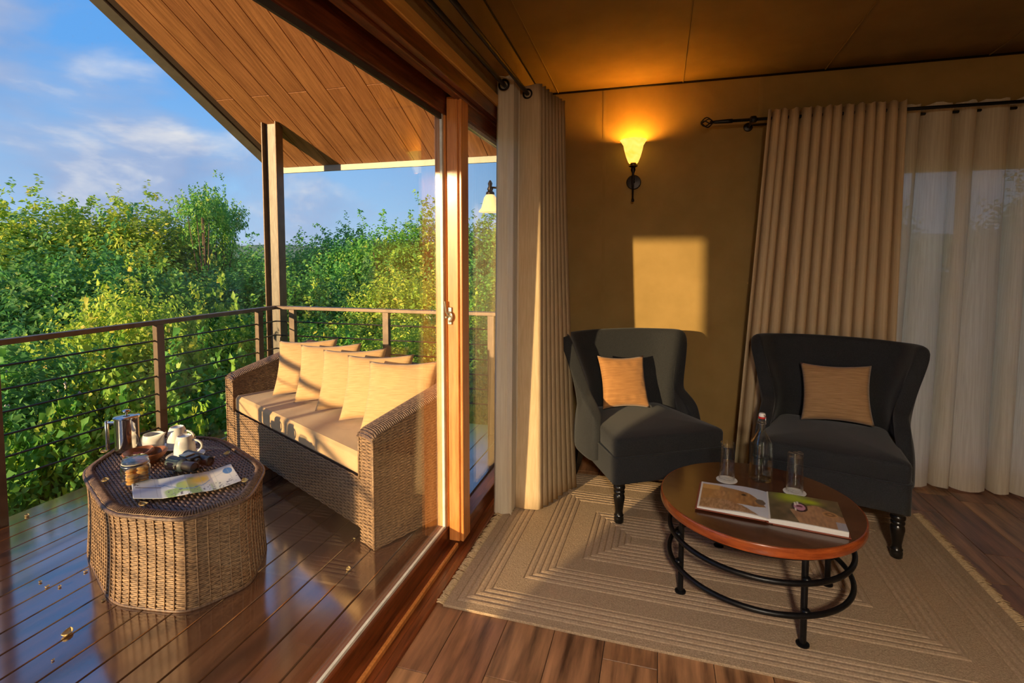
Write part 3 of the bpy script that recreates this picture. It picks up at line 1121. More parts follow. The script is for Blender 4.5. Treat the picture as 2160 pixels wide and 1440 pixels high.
def jug(u, v):
    a = 2 * math.pi * u
    r = 0.036 + 0.006 * math.sin(math.pi * v * 0.9)
    z = 0.078 * v
    sp_ = max(0, math.cos(a)) ** 6 * max(0, (v - 0.6) / 0.4) ** 1.5
    return ((r + 0.034 * sp_) * math.cos(a), r * math.sin(a) * (1 - 0.25 * sp_), z + 0.014 * sp_)


b.grid(40, 14, jug, True)
b.add([jug(i / 40, 0) for i in range(40)], [tuple(range(39, -1, -1))])
b.add([tuple(Vector(jug(i / 40, 0.06)) * 0.92) for i in range(40)], [tuple(range(40))])
solid(b.obj('body', 'china', cr, True, 50), 0.003, -1)
MB().tube([(-0.036 - 0.034 * math.sin(t), 0, 0.04 + 0.026 * math.cos(t)) for t in [math.pi * i / 12 for i in range(13)]], 0.0042, 8).obj('handle', 'china', cr, True)

# heart-shaped divided wooden bowl
bo = thing('wooden_bowl', 'heart shaped wooden bowl with two wells on the wicker table', 'bowl', otp(307, 972), R(10))


def heart_r(a):
    return 0.088 * (1 + 0.22 * abs(math.cos(a))) * (1 - 0.30 * math.exp(-((abs(a - math.pi / 2)) / 0.28) ** 2))


b = MB()
pr_ = [(0.62, 0.0), (0.9, 0.03), (1.0, 0.052), (0.96, 0.056), (0.9, 0.05), (0.66, 0.016), (0.05, 0.012)]
seg = 64
vs_, fs_ = [], []
for k, z in pr_:
    for i in range(seg):
        a = 2 * math.pi * i / seg
        r = heart_r(a) * k
        vs_.append((r * math.cos(a), r * math.sin(a), z))
for k in range(len(pr_) - 1):
    for i in range(seg):
        j = (i + 1) % seg
        fs_.append((k * seg + i, k * seg + j, (k + 1) * seg + j, (k + 1) * seg + i))
fs_.append(tuple(range(seg - 1, -1, -1)))
fs_.append(tuple((len(pr_) - 1) * seg + i for i in range(seg)))
b.add(vs_, fs_).obj('bowl_body', 'bowl_wood', bo, True, 50)
MB().tube([(0.0, -0.078, 0.03), (-0.004, -0.03, 0.032), (0.003, 0.02, 0.036), (0.0, 0.056, 0.045)], [0.012, 0.011, 0.012, 0.012], 8).obj('divider', 'bowl_wood', bo, True)
for i, (dx, dy, rz_, mt) in enumerate(((0.04, -0.02, 0.3, 'paper_packet'), (0.046, 0.0, 1.1, 'packet_red'), (0.05, -0.035, -0.5, 'paper_packet'), (-0.045, -0.02, 0.2, 'paper_packet'), (-0.05, 0.01, 0.9, 'packet_red'))):
    lc = Vector(otp(307, 972)) + Matrix.Rotation(R(10), 3, 'Z') @ Vector((dx, dy, 0.024 + 0.003 * i))
    o = MB().box(-0.022, 0.022, -0.011, 0.011, -0.0025, 0.0025, 0.001).obj('sugar_packet', mt)
    o.location = lc
    o.rotation_euler = (0.25, 0.1 * i - 0.2, rz_)
    tag(o, 'small %s paper packet lying in the heart shaped bowl' % ('yellow' if mt == 'paper_packet' else 'rust red'), 'packet', 'paper packets in the wooden bowl')

# jar of cookies
jp = otp(287, 1017)
JS = 1.26
ja = thing('glass_jar', 'clip top glass jar holding cookies on the wicker table', 'jar', jp)
ja.scale = (JS, JS, JS)
MB().lathe([(0.040, 0.0), (0.047, 0.004), (0.049, 0.012), (0.049, 0.062), (0.043, 0.074), (0.041, 0.080), (0.0395, 0.080), (0.0415, 0.073), (0.0465, 0.061), (0.0465, 0.014), (0.040, 0.006), (0.002, 0.005)], 32).obj('body', 'jar_glass', ja, True, 40)
MB().lathe([(0.041, 0.084), (0.044, 0.086), (0.044, 0.094), (0.038, 0.100), (0.012, 0.103), (0.002, 0.103), (0.002, 0.099), (0.036, 0.096), (0.040, 0.091), (0.040, 0.084)], 32).obj('lid', 'jar_glass', ja, True, 40)
MB().tube([(0.0435 * math.cos(t), 0.0435 * math.sin(t), 0.082) for t in [i * math.pi / 16 for i in range(32)]], 0.0018, 6, True).obj('seal_ring', 'gasket', ja, True)
MB().tube([(0.046 * math.cos(t), 0.046 * math.sin(t), 0.074) for t in [i * math.pi / 16 for i in range(32)]], 0.0012, 6, True).obj('clip_wire', 'wire_steel', ja, True)
ck = MB().lathe([(0.012, 0.0), (0.019, 0.002), (0.020, 0.005), (0.016, 0.009), (0.004, 0.010)], 16).mesh('cookie')
ck.materials.append(M['cookie'])
ck.shade_smooth()
rg = random.Random(3)
ckpos = [(-0.022, 0.0, z) for z in (0.006, 0.017, 0.028, 0.039)] + [(0.021, 0.012, z) for z in (0.006, 0.017, 0.028, 0.039, 0.05)] + [(0.012, -0.024, z) for z in (0.006, 0.017, 0.028)]
for (a, b_, z) in ckpos:
    o = link('cookie', ck)
    o.location = (jp[0] + a * JS, jp[1] + b_ * JS, jp[2] + z * JS)
    o.scale = (JS, JS, JS)
    o.rotation_euler = (rg.uniform(-.12, .12), rg.uniform(-.12, .12), rg.random() * 6)
    tag(o, 'round golden cookie stacked inside the glass jar', 'cookie', 'cookies in the glass jar')

# saucers and upturned cups
cups = [((376, 944), 'back', 'by the far edge of the wicker table'), ((392, 965), 'front', 'right behind the binoculars')]
for (uv, _, where) in cups:
    P = otp(*uv)
    s_ = MB().lathe([(0.028, 0.0), (0.034, 0.003), (0.070, 0.012), (0.071, 0.014), (0.034, 0.0065), (0.027, 0.006), (0.002, 0.006)], 36).obj('saucer', 'china', None, True, 50)
    s_.location = P
    s_.scale = (1.32, 1.32, 1.2)
    tag(s_, 'white china saucer under an upturned cup, ' + where, 'saucer', 'saucers on the wicker table')
    t = thing('coffee_cup', 'white china cup upside down on a saucer ' + where, 'cup', (P[0] - 0.004, P[1], P[2] + 0.0085), R(20), 'upturned cups on the wicker table')
    t.scale = (1.27, 1.27, 1.2)
    MB().lathe([(0.041, 0.0), (0.043, 0.0), (0.042, 0.035), (0.036, 0.075), (0.030, 0.092), (0.027, 0.096), (0.025, 0.096), (0.024, 0.092), (0.002, 0.0915), (0.002, 0.088), (0.028, 0.087), (0.034, 0.07), (0.0395, 0.035)], 36).obj('body', 'china', t, True, 50)
    MB().tube([(0.036 + 0.036 * math.sin(q), 0, 0.048 + 0.028 * math.cos(q)) for q in [math.pi * i / 12 for i in range(13)]], 0.0048, 8).obj('handle', 'china', t, True)
    spn = thing('tea_spoon', 'steel teaspoon resting on the saucer ' + where, 'spoon', (P[0] + 0.05, P[1] + 0.06, P[2] + 0.0185), R(15), 'teaspoons on the saucers')
    MB().tube([(-0.06, 0, 0.001), (0.0, 0, 0.0005), (0.055, 0, 0.003)], [0.002, 0.0016, 0.003], 6).obj('spoon_handle', 'steel_polished', spn, True)
    q = MB().lathe([(0.001, 0.0), (0.008, 0.001), (0.010, 0.003), (0.0085, 0.003), (0.001, 0.0015)], 14)
    q.v = [(a * 1.4 - 0.072, b_, c_) for a, b_, c_ in q.v]
    q.obj('spoon_bowl', 'steel_polished', spn, True)

# binoculars
bi = thing('binoculars', 'grey rubber binoculars lying on the wicker table beside the map', 'binoculars', (-2.325, 2.082, ZT), R(-6))
bi.scale = (1.12, 1.12, 1.12)


def barrel(mb_obj, prof, y0, axis_z):
    q = MB().lathe(prof, 24)
    q.v = [(c_, y0 + a, axis_z + b_) for a, b_, c_ in q.v]
    return q


ax = 0.036
for s in (-1, 1):
    y0 = s * 0.038
    body = barrel(None, [(0.030, -0.085), (0.033, -0.082), (0.033, -0.072), (0.0315, -0.068), (0.0315, -0.02), (0.029, 0.0), (0.022, 0.01)], y0, ax).obj('barrel', 'bino_grey', bi, True, 40)
    barrel(None, [(0.021, 0.01), (0.0215, 0.03), (0.0205, 0.05), (0.0225, 0.052), (0.0225, 0.075), (0.0195, 0.078), (0.017, 0.078), (0.015, 0.07), (0.002, 0.068)], y0, ax + 0.002).obj('eyepiece', 'bino_black', body, True, 40)
    MB().tube([(-0.012, y0 - 0.033, ax + 0.008), (-0.012, y0 - 0.037, ax), (-0.012, y0 - 0.033, ax - 0.010)], 0.003, 6).obj('strap_lug', 'nickel', body, True)
MB().box(-0.05, 0.03, -0.026, 0.026, ax + 0.004, ax + 0.030, 0.003).obj('bridge', 'bino_black', bi)
MB().box(-0.052, -0.005, -0.024, 0.024, ax + 0.030, ax + 0.036, 0.002).obj('top_plate', 'nickel', bi)
q = barrel(None, [(0.012, 0.03), (0.013, 0.032), (0.013, 0.05), (0.010, 0.052)], 0.0, ax + 0.012)
q.obj('focus_wheel', 'bino_black', bi, True, 40)


# printed paper helper
def printed_grid(name, nu, nv, pos, colf, material, parent=None):
    mb = MB().grid(nu, nv, pos)
    me = mb.mesh(name)
    ca = me.color_attributes.new('print', 'FLOAT_COLOR', 'POINT')
    k = 0
    dat = []
    for j in range(nv):
        for i in range(nu):
            dat.extend(colf(i / (nu - 1), j / (nv - 1)))
    ca.data.foreach_set('color', dat)
    me.materials.append(M[material])
    me.shade_smooth()
    return link(name, me, parent)


def vnoise(x_, y_, seed=0):
    def hsh(a, b_):
        n = math.sin(a * 127.1 + b_ * 311.7 + seed * 17.3) * 43758.5453
        return n - math.floor(n)
    xi_, yi_ = math.floor(x_), math.floor(y_)
    fx, fy = x_ - xi_, y_ - yi_
    fx, fy = fx * fx * (3 - 2 * fx), fy * fy * (3 - 2 * fy)
    return (hsh(xi_, yi_) * (1 - fx) + hsh(xi_ + 1, yi_) * fx) * (1 - fy) + (hsh(xi_, yi_ + 1) * (1 - fx) + hsh(xi_ + 1, yi_ + 1) * fx) * fy


def mixc(a, b_, t):
    t = max(0, min(1, t))
    return tuple(a[i] * (1 - t) + b_[i] * t for i in range(3)) + (1,)


# folded tourist map: four panels
def map_col(u, v):
    paper = lin(226, 234, 240)
    c_ = paper
    if u > 0.24:
        n_ = vnoise(u * 9, v * 4, 2)
        gr = lin(158, 192, 120) if n_ > 0.5 else lin(190, 210, 156)
        c_ = mixc(c_, gr, min(1, (n_ - 0.35) * 5) * (1 - min(1, max(0, abs(u - 0.52) - 0.2) * 6)))
        ye = math.exp(-(((u - 0.62 - 0.12 * (v - 0.5)) / 0.13) ** 2) - ((v - 0.62) / 0.26) ** 2)
        c_ = mixc(c_, lin(236, 196, 60), ye * 1.1)
        rv = abs(v - (0.45 + 0.22 * math.sin(u * 9) + 0.06 * vnoise(u * 30, 1, 4)))
        if rv < 0.018:
            c_ = lin(120, 160, 200)
        if u > 0.72:
            c_ = mixc(lin(228, 222, 214), c_, 0.25)
            if math.hypot((u - 0.93) / 0.05, (v - 0.72) / 0.16) < 1:
                c_ = lin(86, 130, 190)
    if v < 0.34 and vnoise(u * 60, v * 26, 9) > 0.80 and u > 0.3:
        c_ = lin(110, 110, 120)
    if abs(v - 0.52) < 0.02 and 0.03 < u < 0.26:
        c_ = lin(160, 140, 100) if u > 0.08 else lin(60, 60, 64)
    if u < 0.06 and v > 0.6 and vnoise(u * 90, v * 18, 5) > 0.5:
        c_ = lin(120, 124, 130)
    if abs((u * 7) % 1 - 0.5) < 0.02 and v > 0.06:
        c_ = mixc(c_, lin(170, 184, 190), 0.5)
    return c_


mp1, mp2_, mp3, mp4 = [Vector(otp(u, v)) for u, v in ((281, 1058), (510, 1020), (487, 984), (277, 1016))]


def map_pos(u, v):
    a = mp1.lerp(mp2_, u)
    b_ = mp4.lerp(mp3, u)
    p = a.lerp(b_, v)
    bow = -0.055 * math.sin(math.pi * u)
    dv = (mp4 - mp1).normalized()
    fold = 0.008 * abs(((u * 4) % 2) - 1) + 0.003
    p = p + dv * bow
    return (p.x, p.y, ZT + 0.004 + fold)


mapo = printed_grid('folded_map', 161, 61, map_pos, map_col, 'map_print')
solid(mapo, 0.0008, -1)
tag(mapo, 'unfolded printed map in pale blue, green and yellow on the wicker table', 'map')

# dry leaves and petals


def dry_leaf(P, sz, rz_, label, g='fallen dry leaves', mt='dry_leaf'):
    def fn(u, v):
        a, b_ = 2 * u - 1, 2 * v - 1
        wd = math.sqrt(max(0, 1 - b_ * b_)) * (1 - 0.25 * b_)
        return (a * wd * sz * 0.36, b_ * sz * 0.5, 0.0015 + 0.16 * sz * a * a + 0.08 * sz * b_ * b_)
    o = solid(MB().grid(7, 9, fn).obj('dry_leaf', mt, None, True), 0.0008)
    o.location = P
    o.rotation_euler = (0, 0, rz_)
    tag(o, label, 'leaf', g)


for uv, rz_ in (((222, 1015), 1.0), ((302, 1066), 1.4), ((479, 958), 0.4), ((219, 955), 1.2), ((516, 1016), 0.8)):
    dry_leaf(otp(*uv), 0.045, rz_, 'small pale dry leaf lying on the wicker table top')
for uv, rz_, s_ in (((143, 1337), 0.6, 0.05), ((85, 1228), 1.3, 0.018), ((100, 1238), 0.2, 0.02), ((126, 1238), 0.9, 0.018), ((57, 1088), 1.0, 0.03), ((181, 1206), 0.1, 0.02), ((232, 1257), 0.5, 0.015), ((735, 1201), 0.6, 0.03), ((747, 1137), 1.0, 0.016), ((218, 1267), 0.3, 0.018), ((112, 1393), 0.3, 0.012), ((384, 1260), .7, .014)):
    p = atz(uv[0], uv[1], DZ)
    dry_leaf((p.x, p.y, DZ + 0.001), s_, rz_, 'scrap of dry leaf lying on the wet deck boards', 'leaf scraps on the deck')

# ================================================================== RUG
RX0, RX1, RY0, RY1 = -0.855, 1.44, 1.965, 3.50
rug = thing('area_rug', 'beige woven rug with concentric braided bands and fringed ends under the chairs', 'rug', (0.29, (RY0 + RY1) / 2, 0), R(-1.2))
rw, rh_ = (RX1 - RX0) / 2, (RY1 - RY0) / 2
bands = []      # (width, kind)
for n_, k_ in ((1, 'wide'), (4, 'braid'), (1, 'weave'), (4, 'braid'), (1, 'weave'), (9, 'braid')):
    for _ in range(n_):
        bands.append({'wide': (0.045, 'rug_weave'), 'braid': (0.031, 'rug_braid'), 'weave': (0.115, 'rug_weave')}[k_])
d0 = 0.0
ht = 0.012
for wd, mt in bands:
    prof = [(0.0, ht * 0.45), (0.12, ht * 0.85), (0.5, ht), (0.88, ht * 0.85), (1.0, ht * 0.45)] if mt == 'rug_braid' else [(0.0, ht * 0.5), (0.04, ht * 0.85), (0.96, ht * 0.85), (1.0, ht * 0.5)]
    vs_, fs_ = [], []
    for t, z in prof:
        d_ = d0 + wd * t
        vs_ += [(-rw + d_, -rh_ + d_, z), (rw - d_, -rh_ + d_, z), (rw - d_, rh_ - d_, z), (-rw + d_, rh_ - d_, z)]
    for k in range(len(prof) - 1):
        for i in range(4):
            j = (i + 1) % 4
            fs_.append((k * 4 + i, k * 4 + j, k * 4 + 4 + j, k * 4 + 4 + i))
    MB().add(vs_, fs_).obj('braid_band' if mt == 'rug_braid' else 'woven_band', mt, rug)
    d0 += wd
    if d0 > rh_ - 0.05:
        break
MB().box(-rw + d0, rw - d0, -rh_ + d0, rh_ - d0, ht * 0.4, ht * 0.85).obj('centre_panel', 'rug_weave', rug)
MB().box(-rw, rw, -rh_, rh_, 0.0008, ht * 0.42).obj('backing', 'rug_weave', rug)
rg = random.Random(11)
for s in (-1, 1):
    fr = MB()
    n_ = 150
    for i in range(n_):
        y = -rh_ + 2 * rh_ * (i + 0.5) / n_
        for q in range(2):
            dy = rg.uniform(-0.016, 0.016)
            L_ = rg.uniform(0.035, 0.058)
            fr.tube([(s * (rw - 0.004), y, ht * 0.6), (s * (rw + L_ * 0.45), y + dy * 0.4, 0.011 + rg.random() * 0.006), (s * (rw + L_), y + dy, 0.004)], [0.0032, 0.0036, 0.002], 4)
    o = fr.obj('fringe', 'fringe', rug, True)
    o['kind'] = 'stuff'

# ================================================================== COFFEE TABLE
TC = (0.44, 2.475)
ZTOP = 0.43
ct = thing('coffee_table', 'round low coffee table with dark wood top and black iron ring base', 'coffee table', (TC[0], TC[1], 0.011), R(-25))
TRd = 0.415
zt = ZTOP - 0.011
MB().lathe([(0.002, zt - 0.044), (TRd - 0.012, zt - 0.044), (TRd - 0.002, zt - 0.040), (TRd, zt - 0.034), (TRd, zt - 0.008), (TRd - 0.003, zt - 0.002), (TRd - 0.008, zt - 0.001), (0.002, zt - 0.001)], 96).obj('edge_band', 'table_edge', ct, True, 30)
MB().lathe([(TRd - 0.007, zt - 0.003), (TRd - 0.008, zt), (0.002, zt)], 96).obj('table_top', 'table_wood', ct, True, 30)
lr = 0.345
for k in range(4):
    a = R(45 + 90 * k)
    cx_, cy_ = lr * math.cos(a), lr * math.sin(a)
    lg = MB().tube([(cx_, cy_, 0.006), (cx_, cy_, zt - 0.05)], 0.0125, 10).obj('leg', 'black_iron', ct, True, 40)
    MB().lathe([(0.024, 0.0), (0.024, 0.006), (0.014, 0.010)], 16, cx_, cy_).obj('foot', 'black_iron', lg, True, 40)
for zr, rr, tr_ in ((0.135, 0.372, 0.011), (0.262, 0.372, 0.011), (zt - 0.054, 0.375, 0.010)):
    MB().tube([(rr * math.cos(t), rr * math.sin(t), zr) for t in [2 * math.pi * i / 72 for i in range(72)]], tr_, 10, True).obj('ring', 'black_iron', ct, True)
    for k in range(4):
        a = R(45 + 90 * k)
        MB().lathe([(0.012, zr - 0.016), (0.0165, zr - 0.008), (0.0165, zr + 0.008), (0.012, zr + 0.016)], 12, (lr + 0.012) * math.cos(a), (lr + 0.012) * math.sin(a)).obj('joint', 'black_iron', ct, True)


def tp(u, v):
    p = atz(u, v, ZTOP)
    return (p.x, p.y, ZTOP + 0.0008)


for uv, wh in (((1533, 1012), 'left of the clip top bottle'), ((1676, 1038), 'beside the open book and the black armchair')):
    P = tp(*uv)
    cs = thing('coaster', 'round white paper coaster under the upturned glass ' + wh, 'coaster', P, 0.0, 'coasters on the coffee table')
    MB().lathe([(0.002, 0.0), (0.0475, 0.0), (0.048, 0.001), (0.0475, 0.002), (0.002, 0.002)], 40).obj('disc', 'coaster', cs)
    ink = MB()
    for rr, st, en in ((0.026, 0.3, 3.4), (0.019, 2.5, 6.0), (0.012, 0.0, 4.0)):
        ink.tube([(rr * math.cos(st + (en - st) * i / 14), rr * 0.8 * math.sin(st + (en - st) * i / 14), 0.0022) for i in range(15)], 0.0006, 4)
    ink.obj('emblem', 'coaster_ink', cs)
    g = MB().lathe([(0.0295, 0.0), (0.031, 0.0), (0.031, 0.004), (0.0285, 0.150), (0.0285, 0.166), (0.027, 0.172), (0.024, 0.173), (0.002, 0.171), (0.002, 0.158), (0.024, 0.155), (0.026, 0.148), (0.0292, 0.004)], 40, closed=True).obj('drinking_glass', 'tumbler_glass', None, True, 35)
    g.location = (P[0], P[1], P[2] + 0.0023)
    g.scale = (1.16, 1.16, 1.06)
    tag(g, 'clear tumbler turned upside down on a coaster ' + wh, 'glass', 'upturned tumblers on the coffee table')

# swing-top bottle
P = tp(1604, 1012)
bt = thing('swing_top_bottle', 'square clear glass bottle with red and white swing stopper', 'bottle', P, R(20))
bt.scale = (1.22, 1.22, 1.0)


def bottle(off):
    def fn(u, v):
        prof = [(0.0, 0.030, 1), (0.004, 0.0345, 1), (0.012, 0.036, 1), (0.165, 0.036, 1), (0.185, 0.034, 0.9), (0.215, 0.024, 0.5), (0.235, 0.016, 0.1), (0.25, 0.0135, 0), (0.283, 0.0125, 0), (0.284, 0.0150, 0), (0.300, 0.0150, 0), (0.303, 0.0125, 0)]
        i = v * (len(prof) - 1)
        k = min(int(i), len(prof) - 2)
        t = i - k
        z = prof[k][0] * (1 - t) + prof[k + 1][0] * t
        r = prof[k][1] * (1 - t) + prof[k + 1][1] * t - off
        sq = prof[k][2] * (1 - t) + prof[k + 1][2] * t
        a = 2 * math.pi * u
        c_, s_ = math.cos(a), math.sin(a)
        m_ = (abs(c_) ** 5 + abs(s_) ** 5) ** (-1 / 5)
        m_ = 1 + (m_ - 1) * sq
        return (r * m_ * c_, r * m_ * s_, z + (off * 2.0 * (1 - v) if off else 0))
    return fn


b = MB()
nu, nv = 48, 45
b.grid(nu, nv, bottle(0.0), True)
o0 = len(b.v)
b.grid(nu, nv, bottle(0.0028), True)
nf = (nv - 1) * nu
b.f[nf:] = [tuple(reversed(q)) for q in b.f[nf:]]
b.f.append(tuple(range(nu - 1, -1, -1)))
b.f.append(tuple(o0 + i for i in range(nu)))
for i in range(nu):
    j = (i + 1) % nu
    b.f.append(((nv - 1) * nu + i, (nv - 1) * nu + j, o0 + (nv - 1) * nu + j, o0 + (nv - 1) * nu + i))
b.obj('glass_body', 'bottle_glass', bt, True, 40)
st = MB().lathe([(0.010, 0.3035), (0.0145, 0.304), (0.0145, 0.310), (0.012, 0.312)], 20).obj('stopper_seal', 'stopper_red', bt, True, 40)
MB().lathe([(0.012, 0.312), (0.0125, 0.322), (0.010, 0.328), (0.004, 0.330)], 20).obj('stopper', 'stopper_white', bt, True, 40)
wr = MB()
for s in (-1, 1):
    wr.tube([(0, s * 0.0165, 0.322), (0, s * 0.024, 0.312), (0, s * 0.027, 0.285), (0, s * 0.021, 0.278), (0, s * 0.016, 0.282)], 0.0014, 6)
wr.tube([(0, -0.0165, 0.322), (0, 0.0165, 0.322)], 0.0014, 6)
wr.tube([(0.0155 * math.cos(t), 0.0155 * math.sin(t), 0.279) for t in [i * math.pi / 10 for i in range(20)]], 0.0013, 6, True)
wr.obj('bail_wire', 'wire_steel', bt, True)


# open photo book
def lion_col(u, v):           # right page: animal with open mouth, u to the right, v up the page
    n_ = vnoise(u * 14, v * 10, 3)
    c_ = mixc(lin(74, 66, 44), lin(116, 100, 72), n_)
    g = math.exp(-(((u - 0.36) / 0.2) ** 2) - ((v - 0.86) / 0.16) ** 2) + 0.8 * math.exp(-(((u - 0.62) / 0.12) ** 2) - ((v - 0.80) / 0.07) ** 2)
    c_ = mixc(c_, lin(168, 186, 40), g * 1.2)
    body = (v < 0.40 + 0.30 * math.exp(-(((u - 0.66) / 0.24) ** 2))) and u > 0.30 + 0.25 * max(0, 0.42 - v)
    if body:
        fn_ = vnoise(u * 40, v * 12, 6)
        c_ = mixc(lin(188, 146, 106), lin(134, 100, 76), fn_ * 0.7 + 0.5 * max(0, u - 0.6) + 0.35 * (0.5 + 0.5 * math.sin(u * 9 + v * 14)) * vnoise(u * 6, v * 6, 12))
    e = math.hypot((u - 0.83) / 0.10, (v - 0.47) / 0.09)
    if e < 1:
        c_ = mixc(lin(112, 78, 50), lin(200, 150, 96), abs(e - 0.5) * 2)
    m_ = math.hypot((u - 0.44) / 0.11, (v - 0.56) / 0.17)
    if m_ < 1:
        c_ = lin(196, 140, 164) if m_ < 0.72 else lin(58, 30, 30)
        if m_ < 0.4 and v > 0.56:
            c_ = lin(120, 60, 70)
    for fx, fy in ((0.385, 0.66), (0.38, 0.46), (0.42, 0.69)):
        if abs(u - fx) < 0.012 + 0.02 * max(0, 0.06 - abs(v - fy)) and abs(v - fy) < 0.055:
            c_ = lin(232, 226, 214)
    if u > 0.88 and v < 0.25:
        c_ = mixc(c_, lin(160, 170, 190), 0.7)
    if u < 0.02 or v < 0.02:
        c_ = lin(215, 213, 208)
    return c_


def bear_col(u, v):           # left page: tawny head in profile against a pale sky
    c_ = mixc(lin(206, 210, 222), lin(190, 196, 212), v)
    up_e = 0.93 - 0.35 * max(0, u - 0.25) - 1.1 * max(0, u - 0.72) ** 1.2 - 0.9 * max(0, u - 0.88)
    lo_e = 0.30 + 0.0 * u + 0.5 * max(0, u - 0.82)
    n_ = vnoise(u * 30, v * 9, 8)
    if v < up_e and (v > lo_e or u < 0.45):
        c_ = mixc(lin(196, 150, 92), lin(132, 92, 56), 0.25 + 0.7 * n_ * (0.5 + u * 0.8))
        if u < 0.3 and v > 0.75:
            c_ = mixc(c_, lin(214, 170, 104), 0.7)
    if math.hypot((u - 0.30) / 0.09, (v - 0.62) / 0.13) < 1:
        c_ = mixc(lin(150, 104, 64), lin(196, 150, 100), n_)
    if math.hypot((u - 0.66) / 0.035, (v - 0.66) / 0.04) < 1:
        c_ = lin(58, 42, 32)
    if math.hypot((u - 0.90) / 0.07, (v - 0.52) / 0.10) < 1:
        c_ = lin(96, 84, 76)
    if v < 0.32 + 0.1 * math.sin(u * 6) and u < 0.9 - v:
        c_ = mixc(lin(134, 98, 62), lin(186, 150, 116), vnoise(u * 60, v * 20, 2))
    if v < 0.03 or u < 0.03:
        c_ = lin(226, 224, 220)
    return c_


bk1, bk2, bk3, bk4, bmf, bmb = [Vector(tp(*q)) for q in ((1475, 1084), (1482, 1030), (1793, 1141), (1733, 1060), (1622, 1108), (1616, 1042))]
bookc = (bmf + bmb) / 2
book = thing('open_book', 'open hardback photo book showing wild animal pictures on the coffee table', 'book', (bookc.x, bookc.y, ZTOP + 0.0008), math.atan2((bmb - bmf).y, (bmb - bmf).x) - math.pi / 2)
BW, BH = 0.275, 0.27


def page_z(t, h0, h1):
    return h0 + (h1 - h0) * (1 - (1 - t) ** 2) ** 0.5 if False else h0 + (h1 - h0) * math.sin(min(1, t * 1.0) * math.pi / 2)


def lp(u, v):                 # left page: u 0 = outer edge, 1 = gutter
    return (-BW * (1 - u), -BH / 2 + BH * v, 0.016 + 0.010 * math.sin(u * math.pi * 0.9) ** 2 * u - 0.004 * u ** 8 + 0.004 * u)


def rp(u, v):
    return (BW * u, -BH / 2 + BH * v, 0.026 - 0.007 * (1 - u) ** 6 - 0.002 * u)


printed_grid('left_page', 90, 80, lp, bear_col, 'page_print', book)
printed_grid('right_page', 110, 90, rp, lion_col, 'page_print', book)


def block(fn, z0):
    b_ = MB()
    n_ = 24
    top = [fn(i / n_, 0) for i in range(n_ + 1)]
    top2 = [fn(i / n_, 1) for i in range(n_ + 1)]
    vs__ = []
    for a, c_ in zip(top, top2):
        vs__ += [(a[0], a[1], z0), (a[0], a[1], a[2] - 0.0006), (c_[0], c_[1], c_[2] - 0.0006), (c_[0], c_[1], z0)]
    fs__ = [(0, 1, 2, 3), (n_ * 4 + 3, n_ * 4 + 2, n_ * 4 + 1, n_ * 4)]
    for i in range(n_):
        for k in range(4):
            l = (k + 1) % 4
            fs__.append((i * 4 + k, (i + 1) * 4 + k, (i + 1) * 4 + l, i * 4 + l))
    return b_.add(vs__, fs__)


block(lp, 0.010).obj('page_block', 'book_pages', book)
block(rp, 0.004).obj('page_block', 'book_pages', book)
cvb = MB().box(-BW - 0.008, -0.014, -BH / 2 - 0.006, BH / 2 + 0.006, 0.006, 0.0095, 0.001)
cvb.box(0.014, BW + 0.008, -BH / 2 - 0.006, BH / 2 + 0.006, 0.0, 0.0036, 0.001)
cvb.grid(9, 2, lambda u, v: (-0.014 + 0.028 * u, (-BH / 2 - 0.006) + (BH + 0.012) * v, 0.0065 - 0.0045 * u - 0.004 * math.sin(math.pi * u) + 0.002))
cvb.obj('cover', 'book_cover', book)

# ================================================================== ARMCHAIRS


def turned_leg():
    return MB().lathe([(0.022, 0.0), (0.026, 0.004), (0.027, 0.03), (0.024, 0.036), (0.027, 0.044), (0.022, 0.052), (0.021, 0.07), (0.027, 0.11), (0.032, 0.145), (0.030, 0.160), (0.026, 0.168), (0.031, 0.176), (0.031, 0.184), (0.027, 0.190), (0.033, 0.200), (0.033, 0.212), (0.028, 0.218), (0.034, 0.224), (0.034, 0.245)], 24)


